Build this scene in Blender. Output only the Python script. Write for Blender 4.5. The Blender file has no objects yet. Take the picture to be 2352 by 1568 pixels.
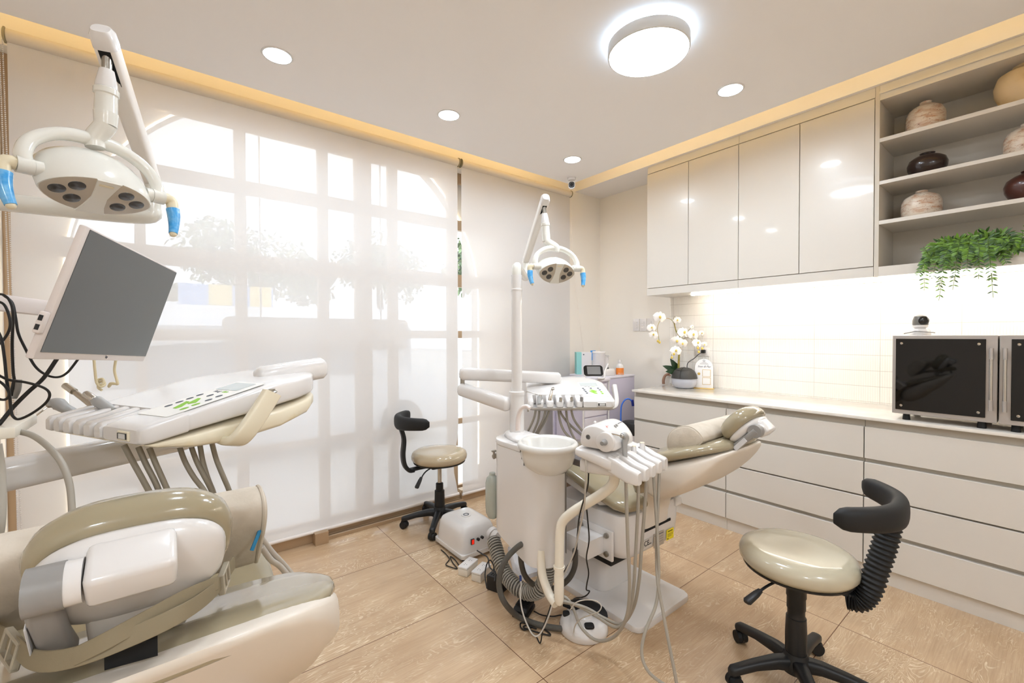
import bpy, bmesh, math, random
from mathutils import Vector, Matrix, Euler
SC = bpy.context.scene
COL = SC.collection
V = Vector
PI = math.pi
random.seed(7)

# ------------------------------------------------------------------ camera
cam = bpy.data.cameras.new('camera')
cam.sensor_width = 36.0
cam.lens = 36.0 * 1000.0 / 2352.0
cam.clip_start = 0.02
cam_o = bpy.data.objects.new('camera', cam)
COL.objects.link(cam_o)
yaw, pitch, roll = math.radians(38.25), math.radians(0.865), math.radians(0.157)
fw = V((math.sin(yaw) * math.cos(pitch), math.cos(yaw) * math.cos(pitch), -math.sin(pitch)))
rt = V((math.cos(yaw), -math.sin(yaw), 0))
dn = fw.cross(rt)
rt, dn = rt * math.cos(roll) + dn * math.sin(roll), dn * math.cos(roll) - rt * math.sin(roll)
cam_o.matrix_world = Matrix(((rt.x, -dn.x, -fw.x, 0), (rt.y, -dn.y, -fw.y, 0), (rt.z, -dn.z, -fw.z, 1.31), (0, 0, 0, 1)))
SC.camera = cam_o

# ------------------------------------------------------------------ view, world, daylight
SC.view_settings.view_transform = 'Standard'
SC.view_settings.look = 'None'
SC.view_settings.gamma = 1.0
SC.view_settings.use_curve_mapping = False
SC.view_settings.exposure = 1.22
try:
    SC.cycles.use_denoising = True
    SC.cycles.max_bounces = 10
    SC.cycles.diffuse_bounces = 5
    SC.cycles.transparent_max_bounces = 12
    SC.cycles.sample_clamp_indirect = 6.0
    SC.cycles.caustics_reflective = False
    SC.cycles.caustics_refractive = False
except Exception:
    pass
SKY = 1.6            # overcast bright sky
wd = bpy.data.worlds.new('world')
SC.world = wd
wd.use_nodes = True
bg = wd.node_tree.nodes['Background']
bg.inputs[0].default_value = (0.80, 0.90, 1.0, 1)
bg.inputs[1].default_value = SKY

def area(name, loc, size, power, color=(1, 1, 1), rot=(0, 0, 0), shape='DISK', size_y=None, spread=PI):
    l = bpy.data.lights.new(name, 'AREA')
    l.shape = shape
    l.size = size
    if size_y: l.size_y = size_y
    l.energy = power
    l.color = color
    l.spread = spread
    o = bpy.data.objects.new(name, l)
    o.location = loc
    o.rotation_euler = rot
    COL.objects.link(o)
    return o

WARM = (0.77, 0.885, 1.0)
DOWNLIGHTS = [(0.408, 2.257), (1.305, 2.248), (2.349, 2.255), (2.343, 1.104), (0.408, 1.10)]  # the last one is out of view, added for its light
for dx, dy in DOWNLIGHTS:
    area('downlight_beam', (dx, dy, 2.592), 0.115, 2.6, WARM)
DISC = (1.655, 1.135)
area('disc_lamp_beam', (DISC[0], DISC[1], 2.528), 0.31, 4.0, (0.75, 0.875, 1.0))
REAR_FILL = [(-0.9, -1.4), (0.9, -1.45)]  # unseen lamps added to brighten the surfaces facing the camera
for dx, dy in REAR_FILL:
    area('disc_lamp_beam', (dx, dy, 2.528), 0.31, 7.0, (0.75, 0.875, 1.0))

# ------------------------------------------------------------------ materials
MATS = {}
def lin(h):
    h = h.lstrip('#')
    r = [int(h[i:i + 2], 16) / 255 for i in (0, 2, 4)]
    return tuple(c / 12.92 if c <= 0.04045 else ((c + 0.055) / 1.055) ** 2.4 for c in r) + (1,)
def mat(name, hexc='#ffffff', rough=0.5, metal=0.0, coat=0.0, emit=None, trans=0.0, alpha=1.0, spec=0.5, ior=1.45, bump=None, mottle=None):
    if name in MATS: return MATS[name]
    m = bpy.data.materials.new(name)
    m.use_nodes = True
    nt = m.node_tree
    b = nt.nodes['Principled BSDF']
    b.inputs['Base Color'].default_value = lin(hexc)
    b.inputs['Roughness'].default_value = rough
    b.inputs['Metallic'].default_value = metal
    b.inputs['Coat Weight'].default_value = coat
    b.inputs['Coat Roughness'].default_value = 0.06
    b.inputs['Specular IOR Level'].default_value = spec
    b.inputs['IOR'].default_value = ior
    b.inputs['Transmission Weight'].default_value = trans
    b.inputs['Alpha'].default_value = alpha
    if emit:
        b.inputs['Emission Color'].default_value = lin(emit[0])
        b.inputs['Emission Strength'].default_value = emit[1]
    if bump or mottle:
        tc = nt.nodes.new('ShaderNodeTexCoord')
    if bump:
        n = nt.nodes.new('ShaderNodeTexNoise'); n.inputs['Scale'].default_value = bump[0]; n.inputs['Detail'].default_value = 4
        nt.links.new(tc.outputs['Object'], n.inputs['Vector'])
        bp = nt.nodes.new('ShaderNodeBump'); bp.inputs['Strength'].default_value = bump[1]; bp.inputs['Distance'].default_value = bump[2]
        nt.links.new(n.outputs['Fac'], bp.inputs['Height']); nt.links.new(bp.outputs['Normal'], b.inputs['Normal'])
    if mottle:      # (second colour, scale, low, high)
        n = nt.nodes.new('ShaderNodeTexNoise'); n.inputs['Scale'].default_value = mottle[1]; n.inputs['Detail'].default_value = 5
        nt.links.new(tc.outputs['Object'], n.inputs['Vector'])
        mr = nt.nodes.new('ShaderNodeMapRange'); mr.inputs[1].default_value = mottle[2]; mr.inputs[2].default_value = mottle[3]
        nt.links.new(n.outputs['Fac'], mr.inputs[0])
        mx = nt.nodes.new('ShaderNodeMix'); mx.data_type = 'RGBA'
        mx.inputs[6].default_value = lin(hexc); mx.inputs[7].default_value = lin(mottle[0])
        nt.links.new(mr.outputs[0], mx.inputs[0]); nt.links.new(mx.outputs[2], b.inputs['Base Color'])
    MATS[name] = m
    return m

class G:        # small node-graph helper
    def __init__(s, name):
        s.m = bpy.data.materials.new(name); s.m.use_nodes = True; s.nt = s.m.node_tree
        s.b = s.nt.nodes['Principled BSDF']; MATS[name] = s.m
    def n(s, t, **k):
        nd = s.nt.nodes.new(t)
        for a, v in k.items(): setattr(nd, a, v)
        return nd
    def l(s, a, b): s.nt.links.new(a, b)
    def math(s, op, a, b=None, c=None):
        nd = s.n('ShaderNodeMath', operation=op)
        for i, v in enumerate((a, b, c)):
            if v is None: continue
            if isinstance(v, (int, float)): nd.inputs[i].default_value = v
            else: s.l(v, nd.inputs[i])
        return nd.outputs[0]
    def mix(s, f, a, b):
        nd = s.n('ShaderNodeMix', data_type='RGBA')
        for i, v in ((0, f), (6, a), (7, b)):
            if isinstance(v, (int, float)): nd.inputs[i].default_value = v
            elif isinstance(v, tuple): nd.inputs[i].default_value = v
            else: s.l(v, nd.inputs[i])
        return nd.outputs[2]
    def range(s, v, a, b, c=0, d=1):
        nd = s.n('ShaderNodeMapRange'); s.l(v, nd.inputs[0])
        for i, x in ((1, a), (2, b), (3, c), (4, d)): nd.inputs[i].default_value = x
        return nd.outputs[0]
    def pos(s):
        g = s.n('ShaderNodeNewGeometry'); x = s.n('ShaderNodeSeparateXYZ'); s.l(g.outputs['Position'], x.inputs[0]); return x.outputs
    def comb(s, x, y, z):
        c = s.n('ShaderNodeCombineXYZ')
        for i, v in enumerate((x, y, z)):
            if isinstance(v, (int, float)): c.inputs[i].default_value = v
            else: s.l(v, c.inputs[i])
        return c.outputs[0]
    def noise(s, vec, scale, detail=4, rough=0.5, dist=0.0):
        nd = s.n('ShaderNodeTexNoise'); s.l(vec, nd.inputs['Vector'])
        nd.inputs['Scale'].default_value = scale; nd.inputs['Detail'].default_value = detail
        nd.inputs['Roughness'].default_value = rough; nd.inputs['Distortion'].default_value = dist
        return nd.outputs['Fac']
    def bump(s, h, strength, dist):
        nd = s.n('ShaderNodeBump'); nd.inputs['Strength'].default_value = strength; nd.inputs['Distance'].default_value = dist
        s.l(h, nd.inputs['Height']); s.l(nd.outputs['Normal'], s.b.inputs['Normal'])

# ------------------------------------------------------------------ mesh helpers
def frame(o, x, y):
    """4x4 with origin o, x axis along x, y axis near y"""
    x = V(x).normalized(); y = V(y); z = x.cross(y).normalized(); y = z.cross(x)
    return Matrix(((x.x, y.x, z.x, o[0]), (x.y, y.y, z.y, o[1]), (x.z, y.z, z.z, o[2]), (0, 0, 0, 1)))
def spline(pts, sub=6, closed=False):
    pts = [V(p) for p in pts]
    if len(pts) < 3 or sub <= 1: return pts
    out = []; n = len(pts)
    for i in range(n if closed else n - 1):
        p1, p2 = pts[i], pts[(i + 1) % n]
        p0 = pts[i - 1] if (i or closed) else p1 + (p1 - p2)
        p3 = pts[(i + 2) % n] if (i + 2 < n or closed) else p2 + (p2 - p1)
        for k in range(sub):
            t = k / sub
            out.append(0.5 * ((2 * p1) + (p2 - p0) * t + (2 * p0 - 5 * p1 + 4 * p2 - p3) * t * t + (3 * p1 - p0 - 3 * p2 + p3) * t ** 3))
    if not closed: out.append(pts[-1])
    return out
def rrect(w, h, r, n=5, cx=0, cy=0):
    o = []
    for sx, sy, a0 in ((1, 1, 0), (-1, 1, 90), (-1, -1, 180), (1, -1, 270)):
        for k in range(n + 1):
            a = math.radians(a0 + 90 * k / n)
            o.append((cx + sx * (w / 2 - r) + r * math.cos(a), cy + sy * (h / 2 - r) + r * math.sin(a)))
    return o
class B:
    def __init__(s): s.bm = bmesh.new()
    def ring(s, pts): return [s.bm.verts.new(p) for p in pts]
    def skin(s, rings, cap0=True, cap1=True, closed=False):
        R = [s.ring(r) for r in rings]
        n = len(R[0])
        for i in range(len(R) if closed else len(R) - 1):
            a, b = R[i], R[(i + 1) % len(R)]
            for k in range(n):
                try: s.bm.faces.new((a[k], a[(k + 1) % n], b[(k + 1) % n], b[k]))
                except ValueError: pass
        if not closed:
            if cap0: s.bm.faces.new(list(reversed(R[0])))
            if cap1: s.bm.faces.new(R[-1])
        return s
    def box(s, lo, hi, bev=0.0, seg=2, M=None):
        lo, hi = V(lo), V(hi)
        c = (lo + hi) / 2; d = hi - lo
        r = bmesh.ops.create_cube(s.bm, size=1.0, matrix=Matrix.Translation(c) @ Matrix.Diagonal((abs(d.x), abs(d.y), abs(d.z), 1)))
        vs = r['verts']
        if bev > 0:
            es = list({e for v in vs for e in v.link_edges})
            g = bmesh.ops.bevel(s.bm, geom=es, offset=bev, segments=seg, profile=0.5, affect='EDGES')
            vs = list({v for f in g['faces'] for v in f.verts} | {v for v in vs if v.is_valid})
        if M is not None: bmesh.ops.transform(s.bm, matrix=M, verts=vs)
        return s
    def cyl(s, p0, p1, r0, r1=None, n=24):
        p0, p1 = V(p0), V(p1); r1 = r0 if r1 is None else r1
        return s.tube([p0, p1], [r0, r1], n, sub=1)
    def tube(s, pts, r, n=10, sub=6, closed=False, caps=True):
        pts = spline(pts, sub, closed)
        m = len(pts)
        if not isinstance(r, (list, tuple)): rr = [r] * m
        else:
            rr = []
            for i in range(m):
                t = i / (m - 1) * (len(r) - 1); k = min(int(t), len(r) - 2); rr.append(r[k] + (r[k + 1] - r[k]) * (t - k))
        rings = []; u = None
        for i in range(m):
            a = pts[(i - 1) % m] if (closed or i) else pts[i]; b = pts[(i + 1) % m] if (closed or i < m - 1) else pts[i]
            t = (b - a); t = t.normalized() if t.length > 1e-9 else V((0, 0, 1))
            if u is None: u = t.orthogonal().normalized()
            else:
                u = u - t * u.dot(t); u = u.normalized() if u.length > 1e-6 else t.orthogonal().normalized()
            w = t.cross(u)
            rings.append([pts[i] + (u * math.cos(2 * PI * k / n) + w * math.sin(2 * PI * k / n)) * rr[i] for k in range(n)])
        return s.skin(rings, caps, caps, closed)
    def lathe(s, prof, M=None, n=32, loc=(0, 0, 0), closed=False):
        M = M or Matrix.Translation(loc)
        rings = [[M @ V((max(r, 1e-5) * math.cos(2 * PI * k / n), max(r, 1e-5) * math.sin(2 * PI * k / n), z)) for k in range(n)] for r, z in prof]
        return s.skin(rings, prof[0][0] > 1e-4, prof[-1][0] > 1e-4, closed)
    def prism(s, poly, z0, z1, M=None, bev=0.0, seg=2):
        M = M or Matrix.Identity(4)
        a = [s.bm.verts.new(M @ V((x, y, z0))) for x, y in poly]; b = [s.bm.verts.new(M @ V((x, y, z1))) for x, y in poly]
        n = len(a); fs = []
        for k in range(n): fs.append(s.bm.faces.new((a[k], a[(k + 1) % n], b[(k + 1) % n], b[k])))
        f0 = s.bm.faces.new(list(reversed(a))); f1 = s.bm.faces.new(b)
        if bev > 0:
            es = list(set(f0.edges) | set(f1.edges))
            bmesh.ops.bevel(s.bm, geom=es, offset=bev, segments=seg, profile=0.5, affect='EDGES')
        return s
    def sweep(s, secs, n=32, M=None):
        """superellipse loft: secs = (centre, half u vec, half v vec, exponent)"""
        rings = []
        for c, u, v, e in secs:
            c, u, v = V(c), V(u), V(v); r = []
            for k in range(n):
                a = 2 * PI * k / n; ca, sa = math.cos(a), math.sin(a)
                p = c + u * (abs(ca) ** (2 / e) * (1 if ca >= 0 else -1)) + v * (abs(sa) ** (2 / e) * (1 if sa >= 0 else -1))
                r.append(M @ p if M else p)
            rings.append(r)
        return s.skin(rings)
    def ball(s, c, r, n=16, M=None):
        if not isinstance(r, (tuple, list)): r = (r, r, r)
        m = Matrix.Translation(c) @ Matrix.Diagonal((*r, 1))
        bmesh.ops.create_uvsphere(s.bm, u_segments=n, v_segments=max(6, n // 2), radius=1, matrix=(M @ m) if M else m)
        return s
    def disc(s, c, rx, ry, M=None, n=20, th=0.001):
        return s.prism([(c[0] + rx * math.cos(2 * PI * k / n), c[1] + ry * math.sin(2 * PI * k / n)) for k in range(n)], c[2], c[2] + th, M)
    def poly(s, pts): s.bm.faces.new([s.bm.verts.new(p) for p in pts]); return s
    def xf(s, M): bmesh.ops.transform(s.bm, matrix=M, verts=s.bm.verts[:]); return s
def obj(name, b, m, parent=None, smooth=35, label=None, kind=None, world=False, sub=0):
    bm = b.bm
    if world and parent is not None:
        p = parent; Mx = Matrix.Identity(4)
        while p is not None: Mx = p.matrix_basis @ Mx; p = p.parent
        bmesh.ops.transform(bm, matrix=Mx.inverted(), verts=bm.verts[:])
    bmesh.ops.recalc_face_normals(bm, faces=bm.faces[:])
    off = V((0, 0, 0))
    if parent is None and bm.verts:
        lo = V([min(v.co[i] for v in bm.verts) for i in range(3)]); hi = V([max(v.co[i] for v in bm.verts) for i in range(3)])
        off = V(((lo.x + hi.x) / 2, (lo.y + hi.y) / 2, lo.z))
        bmesh.ops.translate(bm, vec=-off, verts=bm.verts[:])
    me = bpy.data.meshes.new(name)
    bm.to_mesh(me); bm.free()
    if smooth:
        for p in me.polygons: p.use_smooth = True
        me.set_sharp_from_angle(angle=math.radians(smooth))
    me.materials.append(m)
    o = bpy.data.objects.new(name, me)
    o.location = off
    COL.objects.link(o)
    if parent is not None: o.parent = parent
    if sub:
        md = o.modifiers.new('subdivision', 'SUBSURF'); md.levels = sub; md.render_levels = sub
    if label: o['label'] = label
    if kind: o['kind'] = kind
    return o
def tag(o, label, cat, group=None, kind=None):
    o['label'] = label; o['category'] = cat
    if group: o['group'] = group
    if kind: o['kind'] = kind
    return o
def thing(name, label, cat, loc=(0, 0, 0), rz=0.0, group=None, M=None):
    o = bpy.data.objects.new(name, None)
    o.empty_display_size = 0.05
    COL.objects.link(o)
    if M is not None: o.matrix_basis = M
    else:
        o.location = loc; o.rotation_euler = (0, 0, rz)
    return tag(o, label, cat, group)
def dup(root, label, loc=None, rz=None, M=None, group=None):
    def cp(o, par):
        c = o.copy(); COL.objects.link(c)
        if par is not None: c.parent = par
        for ch in o.children: cp(ch, c)
        return c
    r = cp(root, None)
    if M is not None: r.matrix_basis = M
    if loc is not None: r.location = loc
    if rz is not None: r.rotation_euler = (0, 0, rz)
    r['label'] = label
    if group: r['group'] = group
    return r
def struct(name, b, m, parent=None, smooth=0): return obj(name, b, m, parent, smooth, kind='structure' if parent is None else None)
def text(name, body, size, M, m, parent=None, align='CENTER', depth=0.0004, bold=0.0, sx=1.0, shear=0.0, world=False):
    cu = bpy.data.curves.new(name, 'FONT'); cu.body = body; cu.size = size; cu.align_x = align; cu.align_y = 'CENTER'
    cu.extrude = depth; cu.offset = bold; cu.resolution_u = 3; cu.shear = shear
    t = bpy.data.objects.new(name, cu); COL.objects.link(t)
    me = bpy.data.meshes.new_from_object(t)
    bpy.data.objects.remove(t)
    b = B(); b.bm.from_mesh(me); bpy.data.meshes.remove(me)
    b.xf(M @ Matrix.Diagonal((sx, 1, 1, 1)))
    return obj(name, b, m, parent, smooth=0, world=world)

WHITE = mat('white_plastic', '#dcd8d5', 0.22, coat=0.35)
CREAM = mat('aged_cream_plastic', '#e6dcc4', 0.25, coat=0.3, mottle=('#dcc998', 9.0, 0.56, 0.74))
CREAM2 = mat('cream_plastic', '#e9e2d3', 0.24, coat=0.3)
SHELL = mat('matt_shell_plastic', '#ddd3c6', 0.42, coat=0.1)
VINYL = mat('khaki_vinyl', '#9c9076', 0.16, coat=0.5)
VINYLTOP = mat('pale_khaki_vinyl', '#bdb49d', 0.2, coat=0.4)
FABRIC = mat('beige_suede', '#cfc4b5', 0.95, spec=0.15, bump=(160, 0.25, 0.002), mottle=('#b9ad9c', 14, 0.45, 0.75))
BLACK = mat('black_plastic', '#1c1c1d', 0.45)
BLACKG = mat('black_gloss', '#0c0c0d', 0.1, coat=0.4)
RUBBER = mat('black_rubber', '#161617', 0.6)
DARK = mat('slot_shade', '#0a0a0a', 0.8)  # near-black stands in for the shade inside slots and vents
CHROME = mat('chrome', '#c8c4bd', 0.14, metal=1.0)
STEEL = mat('brushed_steel', '#a9a49b', 0.3, metal=1.0)
GREY = mat('grey_plastic', '#8f8c89', 0.4)
GREYD = mat('dark_grey_vinyl', '#6f6a6b', 0.35)
HOSE = mat('grey_hose', '#a39c90', 0.45)
HOSEL = mat('pale_grey_hose', '#b9b3aa', 0.45)
BLUEFILM = mat('blue_film', '#3f9bdc', 0.25, coat=0.3, mottle=('#7dbde8', 60, 0.4, 0.7))
GREEN = mat('green_button', '#86bd2c', 0.5)
SLATE = mat('slate_button', '#4a4f58', 0.5)
BEIGECORD = mat('beige_cord', '#d8c9a4', 0.5)


# ================================================================== room shell
def floor_mat():
    g = G('wood_look_tiles'); x, y, z = g.pos()
    tx = g.math('DIVIDE', g.math('SUBTRACT', x, 1.106), 1.247); ty = g.math('DIVIDE', g.math('SUBTRACT', y, 1.2165), 0.6015)
    ix = g.math('FLOOR', tx); iy = g.math('FLOOR', ty)
    wn = g.n('ShaderNodeTexWhiteNoise', noise_dimensions='2D'); g.l(g.comb(ix, iy, 0), wn.inputs['Vector'])
    rnd = wn.outputs['Value']
    ox = g.math('ADD', x, g.math('MULTIPLY', rnd, 37.0)); oy = g.math('ADD', y, g.math('MULTIPLY', rnd, 11.0))
    base = g.noise(g.comb(g.math('MULTIPLY', ox, 1.3), g.math('MULTIPLY', oy, 7.0), 0), 1.6, 6, 0.6, 0.5)
    col = g.mix(g.range(base, 0.3, 0.72), lin('#d2b694'), lin('#bc9f7e'))
    fine = g.noise(g.comb(g.math('MULTIPLY', ox, 2.0), g.math('MULTIPLY', oy, 60.0), 0), 3.0, 4, 0.6)
    col = g.mix(g.range(fine, 0.35, 0.75, 0, 0.4), col, lin('#957658'))
    # pale limed grain: contour lines of a stretched noise, strongest where the figure is
    fig = g.noise(g.comb(g.math('MULTIPLY', ox, 0.9), g.math('MULTIPLY', oy, 4.2), 0), 2.2, 3, 0.55, 0.9)
    cont = g.math('FRACT', g.math('MULTIPLY', fig, 26.0))
    line = g.math('MULTIPLY', g.range(cont, 0.0, 0.12), g.range(cont, 0.34, 0.16))
    mask = g.range(g.noise(g.comb(g.math('MULTIPLY', ox, 1.5), g.math('MULTIPLY', oy, 3.0), 5.0), 2.3, 5, 0.7), 0.46, 0.62)
    col = g.mix(g.math('MULTIPLY', g.math('MULTIPLY', line, mask), 0.8), col, lin('#efdcbb'))
    tone = g.range(rnd, 0, 1, 0.0, 0.22)
    col = g.mix(tone, col, lin('#c49d78'))
    fx = g.math('ABSOLUTE', g.math('SUBTRACT', g.math('FRACT', g.math('ADD', tx, 0.5)), 0.5)); fy = g.math('ABSOLUTE', g.math('SUBTRACT', g.math('FRACT', g.math('ADD', ty, 0.5)), 0.5))
    gr = g.math('MAXIMUM', g.math('LESS_THAN', fx, 0.0013), g.math('LESS_THAN', fy, 0.0027))
    col = g.mix(gr, col, lin('#6b4a33'))
    g.l(col, g.b.inputs['Base Color'])
    g.b.inputs['Roughness'].default_value = 0.27
    g.bump(g.math('SUBTRACT', g.math('MULTIPLY', fine, 0.3), gr), 0.25, 0.0015)
    return g.m
def tile_mat():
    g = G('white_ribbed_tiles'); x, y, z = g.pos()
    rib = g.math('FRACT', g.math('DIVIDE', y, 0.0118)); row = g.math('FRACT', g.math('DIVIDE', g.math('SUBTRACT', z, 0.878), 0.0985)); col_ = g.math('FRACT', g.math('DIVIDE', y, 0.354))
    h = g.math('SINE', g.math('MULTIPLY', rib, PI))
    joint = g.math('MAXIMUM', g.math('LESS_THAN', row, 0.035), g.math('LESS_THAN', col_, 0.008))
    groove = g.math('LESS_THAN', h, 0.3)
    g.l(g.mix(joint, g.mix(g.math('MULTIPLY', groove, 0.22), lin('#f1ece3'), lin('#cfc7bb')), lin('#cfc8bd')), g.b.inputs['Base Color'])
    g.b.inputs['Roughness'].default_value = 0.3
    g.bump(g.math('SUBTRACT', h, g.math('MULTIPLY', joint, 1.2)), 0.5, 0.003)
    return g.m
def quartz_mat():
    g = G('white_quartz'); x, y, z = g.pos()
    v = g.comb(x, y, z)
    n = g.noise(v, 240, 2); n2 = g.noise(v, 9, 3)
    g.l(g.mix(g.range(n, 0.70, 0.76), g.mix(g.range(n2, 0.3, 0.7), lin('#e6e0d7'), lin('#dcd5cb')), lin('#b7aea2')), g.b.inputs['Base Color'])
    g.b.inputs['Roughness'].default_value = 0.1
    return g.m
def blind_mat():
    g = G('screen_fabric'); x, y, z = g.pos()
    weave = g.math('MULTIPLY', g.math('SINE', g.math('MULTIPLY', x, 2600.0)), g.math('SINE', g.math('MULTIPLY', z, 2600.0)))
    d = g.n('ShaderNodeBsdfDiffuse'); d.inputs[0].default_value = lin('#eae6e3')
    t = g.n('ShaderNodeBsdfTranslucent'); t.inputs[0].default_value = lin('#e9e6e4')
    tr = g.n('ShaderNodeBsdfTransparent')
    a = g.n('ShaderNodeMixShader'); a.inputs[0].default_value = BLIND_TRANSLUCENT; g.l(d.outputs[0], a.inputs[1]); g.l(t.outputs[0], a.inputs[2])
    c = g.n('ShaderNodeMixShader'); g.l(g.range(weave, -1, 1, BLIND_OPEN - 0.02, BLIND_OPEN + 0.02), c.inputs[0]); g.l(a.outputs[0], c.inputs[1]); g.l(tr.outputs[0], c.inputs[2])
    g.l(c.outputs[0], g.nt.nodes['Material Output'].inputs[0])
    return g.m
BLIND_OPEN = 0.12
BLIND_TRANSLUCENT = 0.24
FLOOR = floor_mat(); TILE = tile_mat(); QUARTZ = quartz_mat(); BLIND = blind_mat()
WALL = mat('warm_white_wall', '#f0e9df', 0.85, spec=0.2, bump=(300, 0.05, 0.001))
CEIL = mat('ceiling_paint', '#f0ece9', 0.9, spec=0.15)
COVE = mat('cove_paint', '#ecdfc8', 0.9, spec=0.1)
CAB = mat('satin_cabinet_paint', '#d5cfc6', 0.3, coat=0.15)
CABIN = mat('cabinet_inside', '#cfc8bc', 0.5)
BRONZE = mat('bronze_aluminium', '#b49a7c', 0.4, metal=0.35)
PALEALU = mat('pale_aluminium', '#cdc7c6', 0.4, metal=0.3)
GLASS = mat('clear_glass', '#ffffff', 0.02, alpha=0.06)

YW = 2.965; XR = 3.492; XL = -1.75; YB = -1.7
struct('floor', B().box((XL - .1, YB - .1, -0.06), (XR + .1, YW + 0.02, 0)), FLOOR)
struct('wall_right', B().box((XR, YB - .1, 0), (XR + 0.1, YW + .12, 3.0)), WALL)
struct('wall_left', B().box((XL - 0.1, YB - .1, 0), (XL, YW + .12, 3.0)), WALL)
struct('wall_back', B().box((XL, YB - 0.1, 0), (XR, YB, 3.0)), WALL)
WX0, WX1, WZ1 = -0.60, 3.02, 2.62
w = B().box((XL, YW, 0), (WX0, YW + 0.12, 3.0)).box((WX1, YW, 0), (XR, YW + 0.12, 3.0)).box((WX0, YW, WZ1), (WX1, YW + 0.12, 3.0))
struct('wall_window', w, WALL)
# upper slab, soffit over the cabinets, dropped panel with the cove gap round it
struct('ceiling', B().box((XL - .1, YB - .1, 2.96), (XR + .1, YW + .12, 3.04)), COVE)
struct('trim_1', B().box((3.12, YB, 2.70), (XR, YW, 2.96)), CEIL)
PX, PY, PZ = 2.722, 2.637, 2.60
pan = B().box((XL, YB, PZ), (PX, PY, PZ + 0.07))
struct('ceiling_panel', pan, CEIL)
led = mat('warm_led_strip', '#ffe2a0', 0.5, emit=('#ffe3a6', 7.5))
s1 = obj('led_strip', B().box((-1.6, PY - 0.055, PZ + 0.072), (PX - 0.03, PY - 0.04, PZ + 0.082)), led, smooth=0)
tag(s1, 'warm yellow LED strip hidden above the ceiling edge along the window', 'light strip')
s2 = obj('led_strip', B().box((PX - 0.055, YB + 0.3, PZ + 0.072), (PX - 0.04, PY - 0.06, PZ + 0.082)), led, smooth=0)
tag(s2, 'warm yellow LED strip hidden above the ceiling edge along the cabinets', 'light strip')
# ribbed splashback
struct('trim_2', B().box((XR - 0.009, YB, 0.872), (XR, 2.163, 1.634)), TILE)

# ---------------------------------------------------------------- window frames, glass, blinds
fr = B()
for xc, wd_ in ((-0.575, .05), (-.112, .045), (.338, .06), (.797, .065), (1.06, .115), (1.274, .07), (1.765, .08), (2.42, .06), (2.995, .05)):
    xc *= 1.02
    fr.box((xc - wd_ / 2, YW + 0.085, 0), (xc + wd_ / 2, YW + 0.125, WZ1))
for z0, z1 in ((0, .085), (.585, .63), (1.285, 1.345), (1.70, 1.80), (2.16, 2.24), (2.54, 2.62)):
    fr.box((WX0 - .02, YW + 0.088, z0), (WX1 + .06, YW + 0.122, z1))
win = struct('window_1', fr, BRONZE)
obj('glass_pane', B().box((WX0, YW + 0.103, 0.02), (WX1, YW + 0.107, WZ1)), GLASS, win, smooth=0, world=True)
trk = B().box((WX0, YW - .012, 0), (WX1, YW + .119, 0.060)).box((0.78, YW - 0.06, 0), (1.80, YW - 0.045, 0.022)).box((0.78, YW - 0.028, 0), (1.80, YW - 0.014, 0.022)).box((0.70, YW - 0.10, 0), (0.78, YW, 0.075), 0.002).box((WX0, YW - .035, 0), (0.70, YW + .03, 0.085)).box((1.80, YW - .035, 0), (WX1, YW + .03, 0.085))
obj('sliding_track', trk, BRONZE, win, smooth=0, world=True)

TUBEC = mat('blind_tube_fabric', '#dcd2c4', 0.8)
HEM = mat('blind_hem', '#e4dcd6', 0.5)
def blind(x0, x1, y, zb, label, chain_x=None, sag=0.0):
    t = thing('roller_blind', label, 'blind', ((x0 + x1) / 2, y, zb))
    cl = B(); nx, nz = 40, 30; zt = 2.645
    rows = []
    for j in range(nz + 1):
        z = zb + (zt - zb) * j / nz
        row = []
        for i in range(nx + 1):
            x = x0 + (x1 - x0) * i / nx
            e = max(0.0, (x - (x1 - 0.14)) / 0.14)
            xx = x
            if sag:
                xx = x - sag * e * math.exp(-((z - 0.30) / 0.17) ** 2)
            row.append(cl.bm.verts.new((xx, y - 0.012 * sag * 10 * e * math.exp(-((z - 0.25) / 0.2) ** 2), z)))
        rows.append(row)
    for j in range(nz):
        for i in range(nx): cl.bm.faces.new((rows[j][i], rows[j][i + 1], rows[j + 1][i + 1], rows[j + 1][i]))
    obj('fabric_sheet', cl, BLIND, t, world=True)
    obj('roller_tube', B().cyl((x0, y - 0.002, 2.642), (x1, y - 0.002, 2.642), 0.0285), TUBEC, t, world=True)
    obj('hem_bar', B().cyl((x0, y, zb), (x1, y, zb), 0.011, n=12), HEM, t, world=True)
    clear = mat('clear_bracket', '#d9cfae', 0.15, trans=0.6, ior=1.3)
    for xx in (x0 - 0.006, x1 + 0.006):
        obj('end_bracket', B().lathe([(0.001, -0.006), (0.026, -0.006), (0.034, -0.002), (0.034, 0.002), (0.026, 0.006), (0.001, 0.006)], frame((xx, y - 0.002, 2.642), (0, 1, 0), (0, 0, 1))), clear, t, world=True)
    if chain_x is not None:
        bc = B()
        zz = 2.61
        while zz > 0.36:
            xo = chain_x + 0.004 * (1 if int(zz * 100) % 2 else 1)
            bmesh.ops.create_icosphere(bc.bm, subdivisions=1, radius=0.0032, matrix=Matrix.Translation((chain_x + 0.028 * (2.61 - zz) / 2.25, y - 0.03, zz)))
            bmesh.ops.create_icosphere(bc.bm, subdivisions=1, radius=0.0032, matrix=Matrix.Translation((chain_x + 0.007 + 0.028 * (2.61 - zz) / 2.25, y - 0.014, zz)))
            zz -= 0.0085
        obj('bead_chain', bc, WHITE, t, world=True)
    return t
bl1 = blind(-0.548, 1.765, 2.915, 0.072, 'wide white screen roller blind over the long window, left of the gap', -0.566, 0.05)
bl2 = blind(1.800, 3.00, 2.915, 0.058, 'narrower white screen roller blind beside the room corner, right of the gap')
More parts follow.
